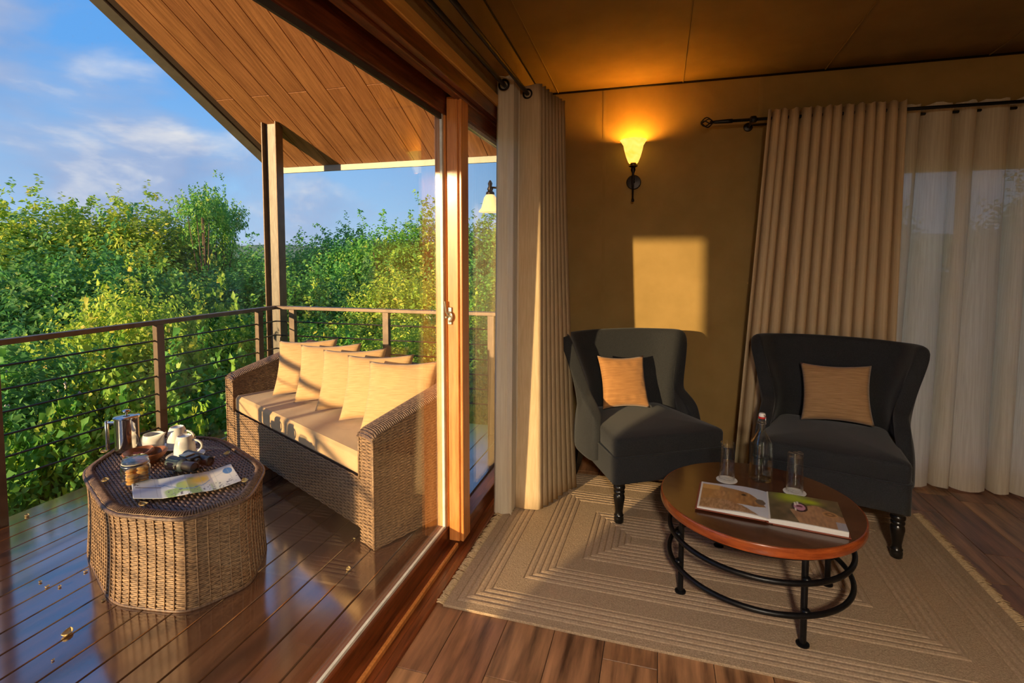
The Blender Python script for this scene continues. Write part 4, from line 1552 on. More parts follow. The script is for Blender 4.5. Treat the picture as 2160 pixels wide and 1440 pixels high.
def armchair(label, loc, rz_, group, name='wing_armchair'):
    t = thing(name, label, 'armchair', loc, rz_, group)
    half = [(-0.345, -0.125), (-0.358, -0.04), (-0.360, 0.05), (-0.358, 0.105), (-0.352, 0.135), (-0.340, 0.175), (-0.312, 0.225), (-0.262, 0.262), (-0.19, 0.288), (-0.10, 0.300), (0.0, 0.304)]
    tops = [0.525, 0.585, 0.625, 0.655, 0.985, 1.0, 0.995, 0.993, 0.997, 1.0, 1.0]
    path = half + [(-x_, y_) for x_, y_ in reversed(half[:-1])]
    tp_ = tops + list(reversed(tops[:-1]))
    n = len(path)
    nz = 13
    vs__, fs__ = [], []
    for j in range(nz):
        for i in range(n):
            px__, py__ = path[i]
            v = j / (nz - 1)
            z = 0.27 + (tp_[i] - 0.27) * v
            k = max(0.0, z - 0.60) / 0.40
            # flare: wings open outwards and lean back with height
            waist = math.exp(-((z - 0.62) / 0.13) ** 2)
            sg = px__ / 0.35
            X = px__ - 0.030 * waist * sg + 0.10 * k ** 1.7 * sg
            Y = py__ + 0.10 * k - 0.06 * k * max(0, (abs(px__) - 0.30) / 0.05)
            if tp_[i] < 0.9:
                drop = 0.0
                if i in (0, n - 1) and v > 0.6:
                    Y += 0.03 * ((v - 0.6) / 0.4) ** 2
            vs__.append((X, Y, z))
    for j in range(nz - 1):
        for i in range(n - 1):
            fs__.append((j * n + i, j * n + i + 1, (j + 1) * n + i + 1, (j + 1) * n + i))
    sh = MB().add(vs__, fs__).obj('back_shell', 'chair_fabric', t, True)
    solid(sh, 0.075, 0.0)
    subsurf(sh, 2)
    # seat base
    def rrect(hx_f, hx_b, yf, yb, r, m=6):
        pts = []
        for (cx_, cy_, a0) in ((hx_f - r, yf + r, -90), (hx_b - r, yb - r, 0), (-hx_b + r, yb - r, 90), (-hx_f + r, yf + r, 180)):
            for q in range(m + 1):
                a = R(a0 + 90 * q / m)
                pts.append((cx_ + r * math.cos(a), cy_ + r * math.sin(a)))
        return pts
    out = rrect(0.355, 0.315, -0.375, 0.30, 0.035)
    m_ = len(out)
    bs = MB()
    prof = [(0.0, 0.985), (0.003, 1.0), (0.15, 1.0), (0.155, 0.99)]
    bv = []
    for dz_, sc in prof:
        for (a, b_) in out:
            zb = 0.235
            # apron dips to the legs at the front corners
            if dz_ == 0 or dz_ == 0.003:
                ed = min(1, max(0, (abs(a) - 0.23) / 0.11))
                zb = 0.262 - 0.03 * ed
            bv.append((a * sc, b_ * sc, zb + dz_ if dz_ < 0.1 else 0.385 + (dz_ - 0.15)))
    bf = [tuple(range(m_ - 1, -1, -1)), tuple((len(prof) - 1) * m_ + i for i in range(m_))]
    for k in range(len(prof) - 1):
        for i in range(m_):
            j = (i + 1) % m_
            bf.append((k * m_ + i, k * m_ + j, (k + 1) * m_ + j, (k + 1) * m_ + i))
    bs.add(bv, bf).obj('seat_base', 'chair_fabric', t, True, 40)
    MB().tube([(a * 1.002, b_ * 1.002, 0.388) for a, b_ in out], 0.0045, 6, True).obj('piping', 'chair_fabric', t, True)
    # seat cushion
    o2 = rrect(0.352, 0.285, -0.372, 0.27, 0.035)
    m_ = len(o2)
    cv__ = []
    prof = [(0.392, 0.99), (0.400, 1.0), (0.470, 1.0), (0.484, 0.985), (0.494, 0.93), (0.506, 0.70), (0.512, 0.35), (0.513, 0.02)]
    for z, sc in prof:
        for a, b_ in o2:
            cv__.append((a * sc, (b_ + 0.05) * sc - 0.05, z))
    cf = [tuple(range(m_ - 1, -1, -1)), tuple((len(prof) - 1) * m_ + i for i in range(m_))]
    for k in range(len(prof) - 1):
        for i in range(m_):
            j = (i + 1) % m_
            cf.append((k * m_ + i, k * m_ + j, (k + 1) * m_ + j, (k + 1) * m_ + i))
    MB().add(cv__, cf).obj('seat', 'chair_fabric', t, True, 50)
    for s in (-1, 1):
        lg = turned_leg().obj('leg', 'black_paint', t, True, 50)
        lg.location = (s * 0.305, -0.325, 0)
        pts = [(s * 0.285, 0.27, 0.28), (s * 0.288, 0.285, 0.2), (s * 0.295, 0.31, 0.1), (s * 0.305, 0.355, 0.0)]
        q = MB()
        vv, ff = [], []
        for i, (a, b_, c_) in enumerate(pts):
            hw_ = 0.030 - 0.004 * i
            vv += [(a - hw_ * 0.8, b_ - hw_, c_), (a + hw_ * 0.8, b_ - hw_, c_), (a + hw_ * 0.8, b_ + hw_, c_), (a - hw_ * 0.8, b_ + hw_, c_)]
        for i in range(3):
            for k in range(4):
                l = (k + 1) % 4
                ff.append((i * 4 + k, (i + 1) * 4 + k, (i + 1) * 4 + l, i * 4 + l))
        ff += [(0, 1, 2, 3), (15, 14, 13, 12)]
        q.add(vv, ff).obj('leg', 'black_paint', t)
    return t


A_rz = R(31)
fA = Vector((math.sin(A_rz), -math.cos(A_rz), 0))
rA = Vector((math.cos(A_rz), math.sin(A_rz), 0))
legA = Vector((-0.195, 2.905, 0))
cA = legA + rA * 0.305 - fA * 0.325
armchair('charcoal wing armchair by the corner, with an ochre cushion and a sunlit side', (cA.x, cA.y, 0.011), A_rz, 'wing armchairs')
B_rz = R(-17)
fB = Vector((math.sin(B_rz), -math.cos(B_rz), 0))
rB = Vector((math.cos(B_rz), math.sin(B_rz), 0))
legB = Vector((1.165, 2.935, 0))
cB = legB - rB * 0.305 - fB * 0.325
armchair('black wing armchair in front of the curtained window, with a tan cushion', (cB.x, cB.y, 0.011), B_rz, 'wing armchairs')

for nm, c0, rr, f_, mt, lab, yo, xo, lean, w_, h_, roll in (
        ('A', cA, rA, fA, 'pillow_orange', 'ochre square cushion leaning in the charcoal corner armchair', 0.07, -0.055, 0.40, 0.335, 0.345, 0.05),
        ('B', cB, rB, fB, 'pillow_tan', 'tan square cushion leaning in the black armchair by the window', 0.08, 0.03, 0.42, 0.37, 0.355, -0.06)):
    me = pillow_mesh(w_, h_, 0.11, mt, 9)
    me['w'] = 0.0
    base = Vector((c0.x, c0.y, 0.011 + 0.522)) + rr * xo - f_ * yo
    up_ = (Vector((0, 0, 1)) - f_ * lean + rr * roll).normalized()
    place_pillow(me, base, base + up_, base + up_ + rr, lab, None)

# ================================================================== CURTAINS
def fold_sheet(name, mname, top, bot, zt_, zb_, parent=None, nv=22, hem=None, ease=1.0):
    """top / bot: lists of plan points (same length)"""
    n = len(top)

    def fn(u, v):
        i = u * (n - 1)
        k = min(int(i), n - 2)
        t = i - k
        a = Vector(top[k]).lerp(Vector(top[k + 1]), t)
        b_ = Vector(bot[k]).lerp(Vector(bot[k + 1]), t)
        p = a.lerp(b_, (1 - v) ** ease)
        zt2 = zt_ + (0.006 * math.sin(i * 1.7))
        zb2 = zb_ + 0.006 * math.sin(i * 0.9)
        return (p.x, p.y, zb2 + (zt2 - zb2) * v)
    o = MB().grid(n, nv, fn).obj(name, mname, parent, True)
    if mname != 'sheer':
        solid(o, 0.0025, 0.0)
    return o


def rod_bracket(x_, y_, z_, wx, wy):
    return MB().tube([(x_, y_, z_), (x_ + wx * 0.5, y_ + wy * 0.5, z_ + 0.0), (x_ + wx, y_ + wy, z_)], 0.008, 8)


# left rods
ZROD = 2.478
for xr_, y0, lab in ((-0.858, 0.3, 'thin black curtain rod next to the glass, carrying the sheer'), (-0.768, 0.25, 'black curtain rod on the room side, carrying the thick drape')):
    rd = thing('curtain_rod', lab, 'curtain rod', (xr_, 0, ZROD))
    MB().tube([(0, y0, 0), (0, 3.97, 0)], 0.0125, 12).obj('rod', 'black_iron', rd, True)
    for yb_ in (0.35, 3.90):
        rod_bracket(0, yb_, 0, XW - xr_, 0).obj('bracket', 'black_iron', rd, True)

# thick drape on the left, gathered at the far end
nf_ = 8
top, bot = [], []
for i in range(nf_ * 8 + 1):
    ph = i / 8.0
    f2 = (0.5 - 0.5 * math.cos(2 * math.pi * ph)) ** 0.8
    k = ph / nf_
    ty = 3.03 + 0.42 * k + 0.018 * math.sin(2 * math.pi * ph)
    top.append((-0.80 - 0.105 * (1 - f2) + 0.02 * k + (0.115 + 0.06 * k) * f2, ty, 0))
    by = 2.90 + 0.33 * k + 0.03 * math.sin(2 * math.pi * ph) + 0.01 * math.sin(5 * ph)
    bot.append((-0.80 - 0.105 * (1 - f2) + 0.04 * k * f2 + (0.15 + 0.13 * k) * f2, by + 0.06 * k * f2, 0))
top.append((-0.916, 3.50, 0))
bot.append((-0.916, 3.50, 0))
dl = thing('drape', 'thick beige drape gathered beside the glass door, sun on its folds', 'curtain', (0, 0, 0.0))
fold_sheet('panel', 'drape', top, bot, ZROD + 0.05, 0.022, dl, ease=1.3)
for k in range(nf_):
    yy = 3.05 + 0.42 * k / nf_
    if k % 2 == 0:
        MB().tube([(-0.768 + 0.026 * math.cos(t), yy, ZROD + 0.026 * math.sin(t)) for t in [2 * math.pi * q / 18 for q in range(18)]], 0.006, 6, True).obj('grommet', 'lamp_metal', dl, True)
# sheer on the left
nf_ = 4
top, bot = [], []
for i in range(nf_ * 8 + 1):
    ph = i / 8.0
    fld = (0.5 - 0.5 * math.cos(2 * math.pi * ph + math.pi))
    k = ph / nf_
    top.append((-0.905 + 0.105 * fld, 2.865 + 0.13 * k + 0.01 * math.sin(2 * math.pi * ph), 0))
    bot.append((-0.908 + 0.11 * fld, 2.80 + 0.12 * k + 0.012 * math.sin(2 * math.pi * ph), 0))
sh_ = thing('sheer_curtain', 'white sheer curtain hanging between the thick drape and the glass door', 'curtain', (0, 0, 0))
fold_sheet('panel', 'sheer', top, bot, ZROD + 0.055, 0.018, sh_)
MB().tube([(-0.858 + 0.028 * math.cos(t), 2.858, ZROD + 0.028 * math.sin(t)) for t in [2 * math.pi * q / 20 for q in range(20)]], 0.006, 8, True).obj('grommet', 'lamp_metal', sh_, True)

# back wall rods
YRD, YRS = 3.88, 4.015
zb_r = 2.44
rd = thing('curtain_rod', 'black iron curtain rod with a cage finial above the window', 'curtain rod', (0.34, YRD, zb_r))
MB().tube([(0.10, 0, 0), (2.9, 0, 0)], 0.011, 12).obj('rod', 'black_iron', rd, True)
MB().tube([(0.0, 0, 0), (0.02, 0, 0), (0.10, 0, 0), (0.13, 0, 0)], [0.009, 0.012, 0.015, 0.015], 12).obj('finial_stem', 'black_iron', rd, True)
cg = MB()
for k in range(5):
    a0 = 2 * math.pi * k / 5
    pts = []
    for i in range(13):
        t = i / 12
        r_ = 0.030 * math.sin(math.pi * t) + 0.004
        a = a0 + 1.6 * t
        pts.append((-0.075 + 0.08 * t, r_ * math.cos(a), r_ * math.sin(a)))
    cg.tube(pts, 0.0042, 6)
cg.obj('finial_cage', 'black_iron', rd, True)
MB().lathe([(0.006, 0), (0.012, 0.003), (0.012, 0.012), (0.005, 0.018)], 10).obj('finial_tip', 'black_iron', rd).rotation_euler = (0, -math.pi / 2, 0)
rd.children[-1].location = (-0.072, 0, 0)
br = MB().lathe([(0.03, 0.0), (0.032, 0.004), (0.028, 0.01), (0.012, 0.014)], 18)
br.v = [(a + 0.26, 0.218 - c_, b_ + 0.0) for a, b_, c_ in br.v]
br.tube([(0.26, 0.21, 0), (0.26, 0.0, 0)], 0.009, 8)
br.lathe([(0.019, -0.02), (0.026, -0.006), (0.026, 0.006), (0.019, 0.02)], 16, 0.26, 0)
br.obj('bracket', 'black_iron', rd, True, 40)
rd2 = thing('curtain_rod', 'thinner black rod behind it carrying the window sheers', 'curtain rod', (0.62, YRS, zb_r - 0.005))
MB().tube([(0, 0, 0), (2.6, 0, 0)], 0.009, 12).obj('rod', 'black_iron', rd2, True)
MB().tube([(2.55, 0, 0), (2.55, 0.1, 0)], 0.008, 8).obj('bracket', 'black_iron', rd2, True)

# thick drape on the back wall
nf_ = 13
top, bot = [], []
rg = random.Random(2)
jit = [rg.uniform(-0.012, 0.012) for _ in range(nf_ + 2)]
for i in range(nf_ * 10 + 1):
    ph = i / 10.0
    s_ = math.sin(2 * math.pi * ph)
    c_ = math.cos(2 * math.pi * ph)
    sq = math.copysign(abs(c_) ** 0.55, c_)
    k = ph / nf_
    jx = jit[int(ph)] * (1 - ph % 1) + jit[int(ph) + 1] * (ph % 1)
    top.append((0.672 + 0.80 * k + jx + 0.012 * s_, YRD - 0.055 * sq, 0))
    bot.append((0.50 + 0.95 * k + jx * 1.6 + 0.014 * s_, YRD - 0.03 - 0.070 * sq, 0))
db = thing('drape', 'thick beige drape with even vertical pleats behind the black armchair', 'curtain', (0, 0, 0))
fold_sheet('panel', 'drape', top, bot, zb_r + 0.045, 0.02, db, ease=1.0)
# sheer on the back wall
nf_ = 10
top, bot = [], []
for i in range(nf_ * 10 + 1):
    ph = i / 10.0
    c_ = math.cos(2 * math.pi * ph)
    k = ph / nf_
    jx = 0.02 * math.sin(3.1 * ph)
    top.append((1.42 + 1.50 * k + 0.022 * math.sin(2 * math.pi * ph) + jx, YRS - 0.004 - 0.046 * math.copysign(abs(c_) ** 0.6, c_), 0))
    bot.append((1.30 + 1.62 * k + 0.035 * math.sin(2 * math.pi * ph) + 2 * jx, YRS - 0.05 - 0.065 * math.copysign(abs(c_) ** 0.6, c_) + 0.01 * math.sin(5 * ph), 0))
sb = thing('sheer_curtain', 'wide cream sheer curtain covering the back window', 'curtain', (0, 0, 0))
fold_sheet('panel', 'sheer', top, bot, zb_r + 0.05, 0.012, sb, ease=1.0)

# ================================================================== LAMPS
LX, LY, LZ = -0.195, 3.985, 2.08
sc = thing('wall_sconce', 'lit wall sconce with amber glass bell shade on the canvas wall', 'wall lamp', (LX, LY, LZ))
bp = MB().lathe([(0.004, 0.0), (0.05, 0.004), (0.055, 0.012), (0.054, 0.018)], 28)
bp.v = [(a, 0.098 - 0.004 + c_ * 1.0 - 0.0, b_) for a, b_, c_ in bp.v]
bp.obj('back_plate', 'lamp_metal', sc, True, 50)
a_ = MB().tube([(0, 0.10, 0), (0, 0.03, 0), (0, 0.0, 0.01)], 0.011, 10)
a_.lathe([(0.006, -0.160), (0.011, -0.152), (0.010, -0.140), (0.006, -0.134), (0.008, -0.02), (0.010, 0.03), (0.008, 0.05), (0.018, 0.075), (0.015, 0.092), (0.032, 0.102), (0.034, 0.106), (0.022, 0.110), (0.023, 0.135)], 20)
a_.obj('arm', 'lamp_metal', sc, True, 50)
MB().lathe([(0.030, 0.125), (0.036, 0.13), (0.052, 0.17), (0.066, 0.22), (0.073, 0.255), (0.092, 0.285), (0.098, 0.290), (0.097, 0.293), (0.090, 0.289), (0.070, 0.256), (0.063, 0.22), (0.049, 0.17), (0.034, 0.133)], 40, closed=True).obj('shade', 'shade_glow', sc, True, 60)
pl_d = bpy.data.lights.new('sconce_bulb', 'POINT')
pl_d.energy = 6.5
pl_d.color = (1.0, 0.50, 0.06)
pl_d.shadow_soft_size = 0.03
po = bpy.data.objects.new('sconce_bulb', pl_d)
COL.objects.link(po)
po.parent = sc
po.location = (0, 0, 0.255)

so = thing('outdoor_wall_lamp', 'lit bell shaped lamp hanging from a bracket outside the inner door', 'wall lamp', (-1.27, 3.86, 1.86))
MB().lathe([(0.088, 0.0), (0.09, 0.004), (0.07, 0.03), (0.058, 0.07), (0.048, 0.11), (0.03, 0.135), (0.026, 0.133), (0.044, 0.108), (0.054, 0.07), (0.066, 0.03)], 32, closed=True).obj('shade', 'shade_glow_out', so, True, 60)
MB().lathe([(0.026, 0.128), (0.034, 0.140), (0.030, 0.155), (0.018, 0.162), (0.024, 0.178), (0.014, 0.200), (0.018, 0.222), (0.006, 0.245)], 20).obj('cap', 'lamp_metal', so, True, 50)
MB().tube([(0.01, 0, 0.19), (0.06, 0, 0.185), (0.12, 0, 0.20), (0.225, 0, 0.205)], 0.008, 8).obj('arm', 'lamp_metal', so, True)

# added pendant-shaped fill lamp, unseen behind the camera, to brighten the room
def pendant(x_, y_, power, label):
    zc = ceil_z(y_) - 0.02
    t = thing('fill_pendant', label, 'pendant lamp', (x_, y_, 0.0), 0, 'added fill lamps behind the camera')
    MB().lathe([(0.05, zc - 0.02), (0.05, zc)], 20).obj('rose', 'lamp_metal', t)
    MB().tube([(0, 0, 2.42), (0, 0, zc - 0.01)], 0.004, 6).obj('cord', 'lamp_metal', t)
    MB().lathe([(0.26, 2.16), (0.262, 2.16), (0.235, 2.27), (0.15, 2.36), (0.05, 2.41), (0.02, 2.43), (0.018, 2.42), (0.05, 2.40), (0.15, 2.35), (0.232, 2.265)], 36, closed=True).obj('shade', 'stopper_white', t, True, 60)
    d_ = bpy.data.lights.new('fill_bulb', 'POINT')
    d_.energy = power
    d_.color = (1.0, 0.86, 0.68)
    d_.shadow_soft_size = 0.12
    o = bpy.data.objects.new('fill_bulb', d_)
    COL.objects.link(o)
    o.parent = t
    o.location = (0, 0, 2.22)


pendant(0.25, -1.15, 200, 'added white dome fill lamp hanging unseen from the canvas ceiling')

# ================================================================== GARDEN
def gz(x_, y_):
    r_ = math.hypot(x_ + 2, y_ - 1)
    return -2.3 + 0.35 * math.sin(x_ * 0.31) * math.cos(y_ * 0.23) + 0.012 * max(0, r_ - 14)


gr = struct(MB().grid(60, 60, lambda u, v: (-90 + 150 * u, -40 + 150 * v, gz(-90 + 150 * u, -40 + 150 * v) - 0.02)).obj('ground', 'ground', None, True), 'overgrown ground below the deck')
hl_ = MB().grid(80, 6, lambda u, v: (-900 + 1500 * u, 760 + 200 * v, -10 + (30 + 14 * math.sin(u * 9) + 8 * math.sin(u * 23 + 1)) * math.sin(math.pi * min(1, v * 0.5 + 0.0)) ** 1.0))
struct(hl_.obj('hill_ridge', 'hill', None, True), 'distant low hills on the horizon')


def leaf_cloud(name, seed, lobes, nspr, L_, W_, material, shoots=14, per=10, sprig=(0.22, 0.42), tint0=0.0):
    rg_ = np.random.RandomState(seed)
    lob = np.array(lobes, float)      # cx,cy,cz,rx,ry,rz
    wts = (lob[:, 3] * lob[:, 4] + lob[:, 3] * lob[:, 5]) ** 1.0
    li = rg_.choice(len(lob), nspr, p=wts / wts.sum())
    d = rg_.normal(size=(nspr, 3))
    d[:, 2] = np.abs(d[:, 2]) * 0.9 - 0.35 * rg_.rand(nspr)
    d /= np.linalg.norm(d, axis=1)[:, None]
    rad = 0.62 + 0.38 * rg_.rand(nspr) ** 0.6
    bump_ = 1 + 0.16 * np.sin(d[:, 0] * 7 + li) * np.cos(d[:, 1] * 6 + d[:, 2] * 5)
    base = lob[li, :3] + d * lob[li, 3:] * (rad * bump_)[:, None]
    sd_ = d * 0.8 + rg_.normal(size=(nspr, 3)) * 0.45
    sd_[:, 2] += 0.35
    ln = rg_.uniform(sprig[0], sprig[1], nspr)
    # upright shoots breaking the silhouette
    ns = shoots * 7
    si = rg_.randint(0, len(lob), shoots)
    sb_ = []
    for q in range(shoots):
        l = lob[si[q]]
        a = rg_.rand() * 6.28
        r_ = rg_.rand() * 0.7
        top_ = l[:3] + np.array([math.cos(a) * l[3] * r_, math.sin(a) * l[4] * r_, l[5] * math.sqrt(1 - r_ * r_) * 0.9])
        tl_ = np.array([rg_.normal() * 0.16, rg_.normal() * 0.16, 1.0])
        for k in range(7):
            sb_.append(top_ + tl_ * (k * 0.095 * rg_.uniform(0.6, 1.4)))
    sb_ = np.array(sb_).reshape(-1, 3)
    sdir_ = rg_.normal(size=(len(sb_), 3)) * 0.6
    sdir_[:, 2] += 0.7
    base = np.concatenate([base, sb_])
    sd_ = np.concatenate([sd_, sdir_])
    ln = np.concatenate([ln, np.full(len(sb_), sprig[0] * 0.75)])
    sd_ /= np.linalg.norm(sd_, axis=1)[:, None]
    n = len(base)
    t = (np.arange(per) + 0.5) / per
    P = base[:, None, :] + sd_[:, None, :] * (ln[:, None] * t[None])[:, :, None]
    P = P.reshape(-1, 3)
    D = np.repeat(sd_, per, 0)
    N = len(P)
    side = np.cross(D, rg_.normal(size=(N, 3)))
    side /= np.linalg.norm(side, axis=1)[:, None] + 1e-9
    ld = D * 0.35 + side + np.array([0, 0, -0.15])
    ld /= np.linalg.norm(ld, axis=1)[:, None]
    nn = rg_.normal(size=(N, 3)) * 0.55 + np.array([0, 0, 0.35]) + 0.9 * D * np.array([1, 1, 0.5])
    wv_ = np.cross(ld, nn)
    wv_ /= np.linalg.norm(wv_, axis=1)[:, None] + 1e-9
    nn = np.cross(wv_, ld)
    sz = rg_.uniform(0.6, 1.15, N)[:, None]
    a = P
    tip = P + ld * L_ * sz - nn * 0.15 * L_ * sz
    m1 = P + ld * L_ * 0.45 * sz + wv_ * W_ * 0.5 * sz + nn * 0.12 * L_ * sz
    m2 = P + ld * L_ * 0.45 * sz - wv_ * W_ * 0.5 * sz + nn * 0.12 * L_ * sz
    V = np.stack([a, m1, tip, m2], 1).reshape(-1, 3)
    me = bpy.data.meshes.new(name)
    me.vertices.add(N * 4)
    me.vertices.foreach_set('co', V.astype(np.float32).ravel())
    me.loops.add(N * 6)
    idx = np.arange(N)[:, None] * 4 + np.array([[0, 1, 2, 0, 2, 3]])
    me.loops.foreach_set('vertex_index', idx.ravel().astype(np.int32))
    me.polygons.add(N * 2)
    me.polygons.foreach_set('loop_start', (np.arange(N * 2) * 3).astype(np.int32))
    me.update(calc_edges=True)
    clus = np.repeat(rg_.rand(n), per)
    tint = np.clip(0.55 * clus + 0.45 * rg_.rand(N) + tint0, 0, 1)
    at = me.attributes.new('tint', 'FLOAT', 'POINT')
    at.data.foreach_set('value', np.repeat(tint, 4).astype(np.float32))
    me.materials.append(M[material])
    return me


def stems(seed, lobes):
    rg_ = random.Random(seed)
    mb = MB()
    for (cx_, cy_, cz_, rx, ry, rz_) in lobes:
        mid = (cx_ * 0.45 + rg_.uniform(-.12, .12), cy_ * 0.45 + rg_.uniform(-.12, .12), cz_ * 0.5)
        mb.tube([(cx_ * 0.12, cy_ * 0.12, -0.1), mid, (cx_, cy_, cz_)], [0.06, 0.045, 0.025], 6)
        for _ in range(5):
            a = rg_.random() * 6.28
            e = (cx_ + rx * 0.75 * math.cos(a), cy_ + ry * 0.75 * math.sin(a), cz_ + rz_ * rg_.uniform(-0.2, 0.8))
            mb.tube([mid, ((mid[0] + e[0]) / 2, (mid[1] + e[1]) / 2, (mid[2] + e[2]) / 2 + 0.1), e], [0.028, 0.02, 0.008], 5)
    me = mb.mesh('branches')
    me.materials.append(M['bark'])
    me.shade_smooth()
    return me


def flowers(seed, lobes, n, mname, r0=0.05):
    rg_ = random.Random(seed)
    mb = MB()
    for _ in range(n):
        l = rg_.choice(lobes)
        a = rg_.random() * 6.28
        el = rg_.uniform(-0.1, 1.2)
        c_ = Vector((l[0] + l[3] * 1.04 * math.cos(a) * math.cos(el), l[1] + l[4] * 1.04 * math.sin(a) * math.cos(el), l[2] + l[5] * 1.04 * math.sin(el)))
        for _q in range(14):
            p = c_ + Vector((rg_.gauss(0, r0), rg_.gauss(0, r0), rg_.gauss(0, r0 * 0.6)))
            s_ = rg_.uniform(0.008, 0.016)
            mb.add([(p.x + s_, p.y, p.z), (p.x, p.y + s_, p.z), (p.x - s_, p.y, p.z), (p.x, p.y - s_, p.z), (p.x, p.y, p.z + s_), (p.x, p.y, p.z - s_)],
                   [(0, 1, 4), (1, 2, 4), (2, 3, 4), (3, 0, 4), (1, 0, 5), (2, 1, 5), (3, 2, 5), (0, 3, 5)])
    me = mb.mesh('flower_heads')
    me.materials.append(M[mname])
    return me


LB = {
    'bush': [(0, 0, 1.5, 1.15, 1.15, 1.35), (0.7, 0.2, 1.0, 0.9, 0.9, 1.0), (-0.7, -0.1, 1.1, 0.9, 0.9, 1.05), (0.1, -0.6, 0.9, 0.9, 0.8, 0.9), (0.2, 0.3, 2.4, 0.7, 0.7, 0.75)],
    'tall': [(0, 0, 2.0, 1.1, 1.1, 1.3), (0.5, 0.1, 3.1, 0.8, 0.8, 0.9), (-0.5, 0.2, 2.9, 0.75, 0.75, 0.9), (0.0, -0.5, 1.2, 1.2, 1.0, 1.1), (-0.1, 0.0, 3.7, 0.5, 0.5, 0.6)],
    'wide': [(0, 0, 1.0, 1.5, 1.2, 1.05), (1.0, 0.1, 0.8, 1.0, 1.0, 0.9), (-1.0, 0.0, 0.9, 1.0, 1.0, 0.9), (0.3, -0.4, 1.5, 0.8, 0.8, 0.7)],
    'tree': [(0, 0, 2.2, 0.9, 0.9, 1.3), (0.1, 0, 3.9, 0.55, 0.5, 0.5), (-0.75, 0.0, 4.25, 0.5, 0.4, 0.28), (0.75, 0.1, 4.35, 0.6, 0.4, 0.25), (0.0, -0.2, 1.0, 1.2, 1.0, 1.0)],
    'vine': [(0, 0, 0.85, 1.3, 1.1, 0.9), (0.9, 0.1, 0.6, 0.8, 0.9, 0.65), (-0.9, 0.0, 0.65, 0.8, 0.9, 0.7), (0.1, -0.4, 1.3, 0.75, 0.7, 0.6)],
}
VAR = {
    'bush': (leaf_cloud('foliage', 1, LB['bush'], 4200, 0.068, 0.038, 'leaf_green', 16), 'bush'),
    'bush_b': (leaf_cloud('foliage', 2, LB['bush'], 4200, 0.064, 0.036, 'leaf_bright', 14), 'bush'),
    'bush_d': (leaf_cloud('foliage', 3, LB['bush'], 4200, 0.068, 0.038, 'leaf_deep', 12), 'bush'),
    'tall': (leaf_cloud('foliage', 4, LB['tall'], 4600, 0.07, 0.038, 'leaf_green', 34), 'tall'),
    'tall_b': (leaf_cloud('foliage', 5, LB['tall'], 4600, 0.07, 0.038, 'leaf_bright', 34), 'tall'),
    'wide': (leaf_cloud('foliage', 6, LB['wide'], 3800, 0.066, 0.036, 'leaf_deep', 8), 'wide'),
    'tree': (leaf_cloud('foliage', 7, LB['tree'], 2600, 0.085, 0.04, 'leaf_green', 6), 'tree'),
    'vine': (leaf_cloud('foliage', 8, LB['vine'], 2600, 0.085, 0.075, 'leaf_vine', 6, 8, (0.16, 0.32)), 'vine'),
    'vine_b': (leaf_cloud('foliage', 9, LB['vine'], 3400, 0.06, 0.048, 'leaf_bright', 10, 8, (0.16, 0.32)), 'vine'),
}
STEM = {k: stems(i + 20, v) for i, (k, v) in enumerate(LB.items())}
FLW = {('bush_d', 0): flowers(3, LB['bush'], 22, 'flower_pale'), ('wide', 0): flowers(4, LB['wide'], 22, 'flower_pale'), ('bush', 0): flowers(5, LB['bush'], 6, 'flower_rust', 0.04)}
LABELS = {
    'bush': 'rounded mid green bush with rusty flower tufts',
    'bush_b': 'yellow green fine leaved bush',
    'bush_d': 'deep green bush dotted with pale mauve flower heads',
    'tall': 'tall green shrub with upright leafy shoots',
    'tall_b': 'tall yellow green shrub with sunlit shoots',
    'wide': 'low spreading dark green bush with pale flower heads',
    'tree': 'slim tree with a forked crown',
    'vine': 'tangle of broad leaved green creeper',
    'vine_b': 'bright yellow green creeper mound',
}
ROWS = {
    'far': 'on the skyline behind the thicket',
    'mid': 'below the skyline shrubs',
    'near': 'just behind the deck railing',
    'deck': 'against the deck edge',
    'side': 'away beside the deck',
    'window': 'outside the curtained back window',
}


def plant(kind, x_, y_, ztop, wscale, rot, row):
    me, lb = VAR[kind]
    hgt = max(l[2] + l[5] for l in LB[lb])
    g = gz(x_, y_)
    sz_ = (ztop - g) / hgt
    t = thing({'tree': 'slim_tree', 'vine': 'creeper', 'vine_b': 'creeper'}.get(kind, 'garden_shrub'), LABELS[kind] + ' ' + ROWS[row], 'tree' if kind == 'tree' else 'shrub', (x_, y_, g), rot,
              'plants %s: %s' % (ROWS[row], kind.replace('_', ' ')))
    t.scale = (wscale, wscale, sz_)
    f_ = link('foliage', me, t)
    f_['kind'] = 'stuff'
    link('branches', STEM[lb], t)
    if (kind, 0) in FLW:
        q = link('flower_heads', FLW[(kind, 0)], t)
        q['kind'] = 'stuff'
    return t


rg = random.Random(21)
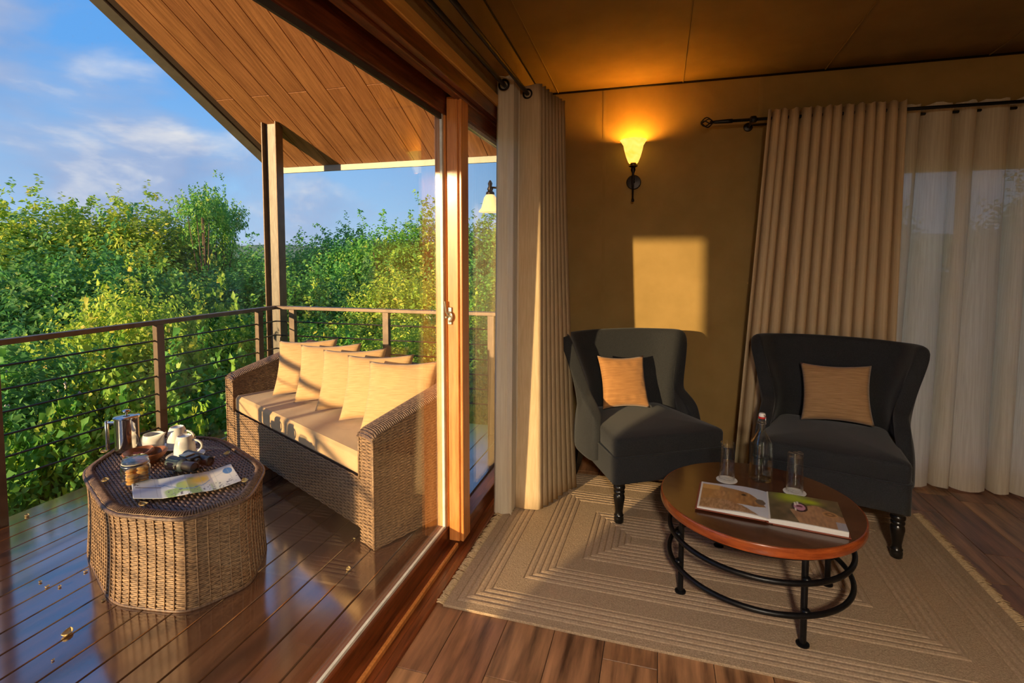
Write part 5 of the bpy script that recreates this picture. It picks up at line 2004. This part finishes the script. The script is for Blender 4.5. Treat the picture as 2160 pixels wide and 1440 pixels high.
# (column, distance, top height, kind, width)
PL = [
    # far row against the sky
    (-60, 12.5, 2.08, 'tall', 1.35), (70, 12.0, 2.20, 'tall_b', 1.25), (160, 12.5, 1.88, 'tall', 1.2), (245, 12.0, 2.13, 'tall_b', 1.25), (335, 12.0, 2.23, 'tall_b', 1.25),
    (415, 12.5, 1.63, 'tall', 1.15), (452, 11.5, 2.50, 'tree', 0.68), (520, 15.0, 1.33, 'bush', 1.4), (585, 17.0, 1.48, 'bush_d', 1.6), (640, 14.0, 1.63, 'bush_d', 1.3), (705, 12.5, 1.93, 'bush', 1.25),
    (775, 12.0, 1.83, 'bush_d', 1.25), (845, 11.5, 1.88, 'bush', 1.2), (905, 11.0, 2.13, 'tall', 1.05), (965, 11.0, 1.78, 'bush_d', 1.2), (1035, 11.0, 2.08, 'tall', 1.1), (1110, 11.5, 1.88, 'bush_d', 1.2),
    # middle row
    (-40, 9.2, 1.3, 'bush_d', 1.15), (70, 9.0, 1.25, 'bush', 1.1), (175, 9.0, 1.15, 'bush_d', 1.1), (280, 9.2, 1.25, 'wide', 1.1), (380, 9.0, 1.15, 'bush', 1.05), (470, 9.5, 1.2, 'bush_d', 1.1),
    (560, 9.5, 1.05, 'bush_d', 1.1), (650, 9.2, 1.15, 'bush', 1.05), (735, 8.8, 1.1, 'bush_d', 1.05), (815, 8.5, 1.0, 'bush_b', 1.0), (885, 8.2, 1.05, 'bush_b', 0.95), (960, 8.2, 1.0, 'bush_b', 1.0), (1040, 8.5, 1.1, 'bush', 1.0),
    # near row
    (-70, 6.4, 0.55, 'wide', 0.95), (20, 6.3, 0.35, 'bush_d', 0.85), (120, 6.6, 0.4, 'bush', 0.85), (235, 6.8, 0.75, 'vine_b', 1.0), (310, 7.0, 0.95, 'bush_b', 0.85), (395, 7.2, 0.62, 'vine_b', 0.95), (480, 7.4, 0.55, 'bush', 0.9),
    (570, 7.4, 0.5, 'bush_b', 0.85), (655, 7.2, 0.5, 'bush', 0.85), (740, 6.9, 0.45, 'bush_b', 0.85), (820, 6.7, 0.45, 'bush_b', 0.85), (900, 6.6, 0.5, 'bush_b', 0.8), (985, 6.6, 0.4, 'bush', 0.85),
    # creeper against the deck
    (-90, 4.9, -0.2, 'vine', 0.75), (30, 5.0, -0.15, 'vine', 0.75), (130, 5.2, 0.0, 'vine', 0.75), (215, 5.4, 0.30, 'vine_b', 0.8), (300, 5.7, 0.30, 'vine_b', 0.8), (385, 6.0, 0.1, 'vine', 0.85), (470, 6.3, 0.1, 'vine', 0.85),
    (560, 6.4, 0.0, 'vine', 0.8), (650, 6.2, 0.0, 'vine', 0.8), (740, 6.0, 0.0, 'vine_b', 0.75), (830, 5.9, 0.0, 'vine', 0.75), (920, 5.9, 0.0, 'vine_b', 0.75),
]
for (u, r_, zt_, kd, ws) in PL:
    X, Y = ath(u, r_)
    plant(kd, X, Y, zt_, ws, rg.random() * 6.28, 'far' if r_ > 10.5 else 'mid' if r_ > 8 else 'deck' if zt_ <= 0.3 and kd.startswith('vine') else 'near')
# shrubs outside the frame, up-sun of the view (they shade the middle of the hedge)
for (X, Y, zt_, kd, ws) in ((-15.5, -3.0, 2.4, 'tall', 1.5), (-18.5, -1.0, 2.3, 'tall', 1.5), (-12.4, -6.6, 2.6, 'bush', 1.4)):
    plant(kd, X, Y, zt_, ws, rg.random() * 6.28, 'side')
# thicket carrying on to the left of the frame
for (u, r_, zt_, kd, ws) in ((-190, 9.5, 1.1, 'bush', 1.2), (-330, 10.5, 1.4, 'bush_d', 1.3), (-480, 10.0, 1.2, 'bush', 1.3), (-700, 10.5, 1.3, 'bush_d', 1.4), (-1000, 11.0, 1.3, 'bush', 1.4), (-210, 6.6, -0.1, 'wide', 0.9), (-400, 7.0, -0.1, 'vine', 1.0), (-650, 7.2, -0.2, 'wide', 1.0), (-900, 7.0, -0.2, 'vine', 1.0)):
    X, Y = ath(u, r_)
    plant(kd, X, Y, zt_, ws, rg.random() * 6.28, 'side')
# garden seen through the back window
for (X, Y, zt_, kd, ws) in ((1.2, 9.5, 2.2, 'bush', 1.2), (3.2, 10.0, 2.4, 'tall', 1.2), (5.2, 9.5, 2.2, 'bush_d', 1.2), (-0.9, 9.2, 2.0, 'bush_d', 1.1)):
    plant(kd, X, Y, zt_, ws, rg.random() * 6.28, 'window')
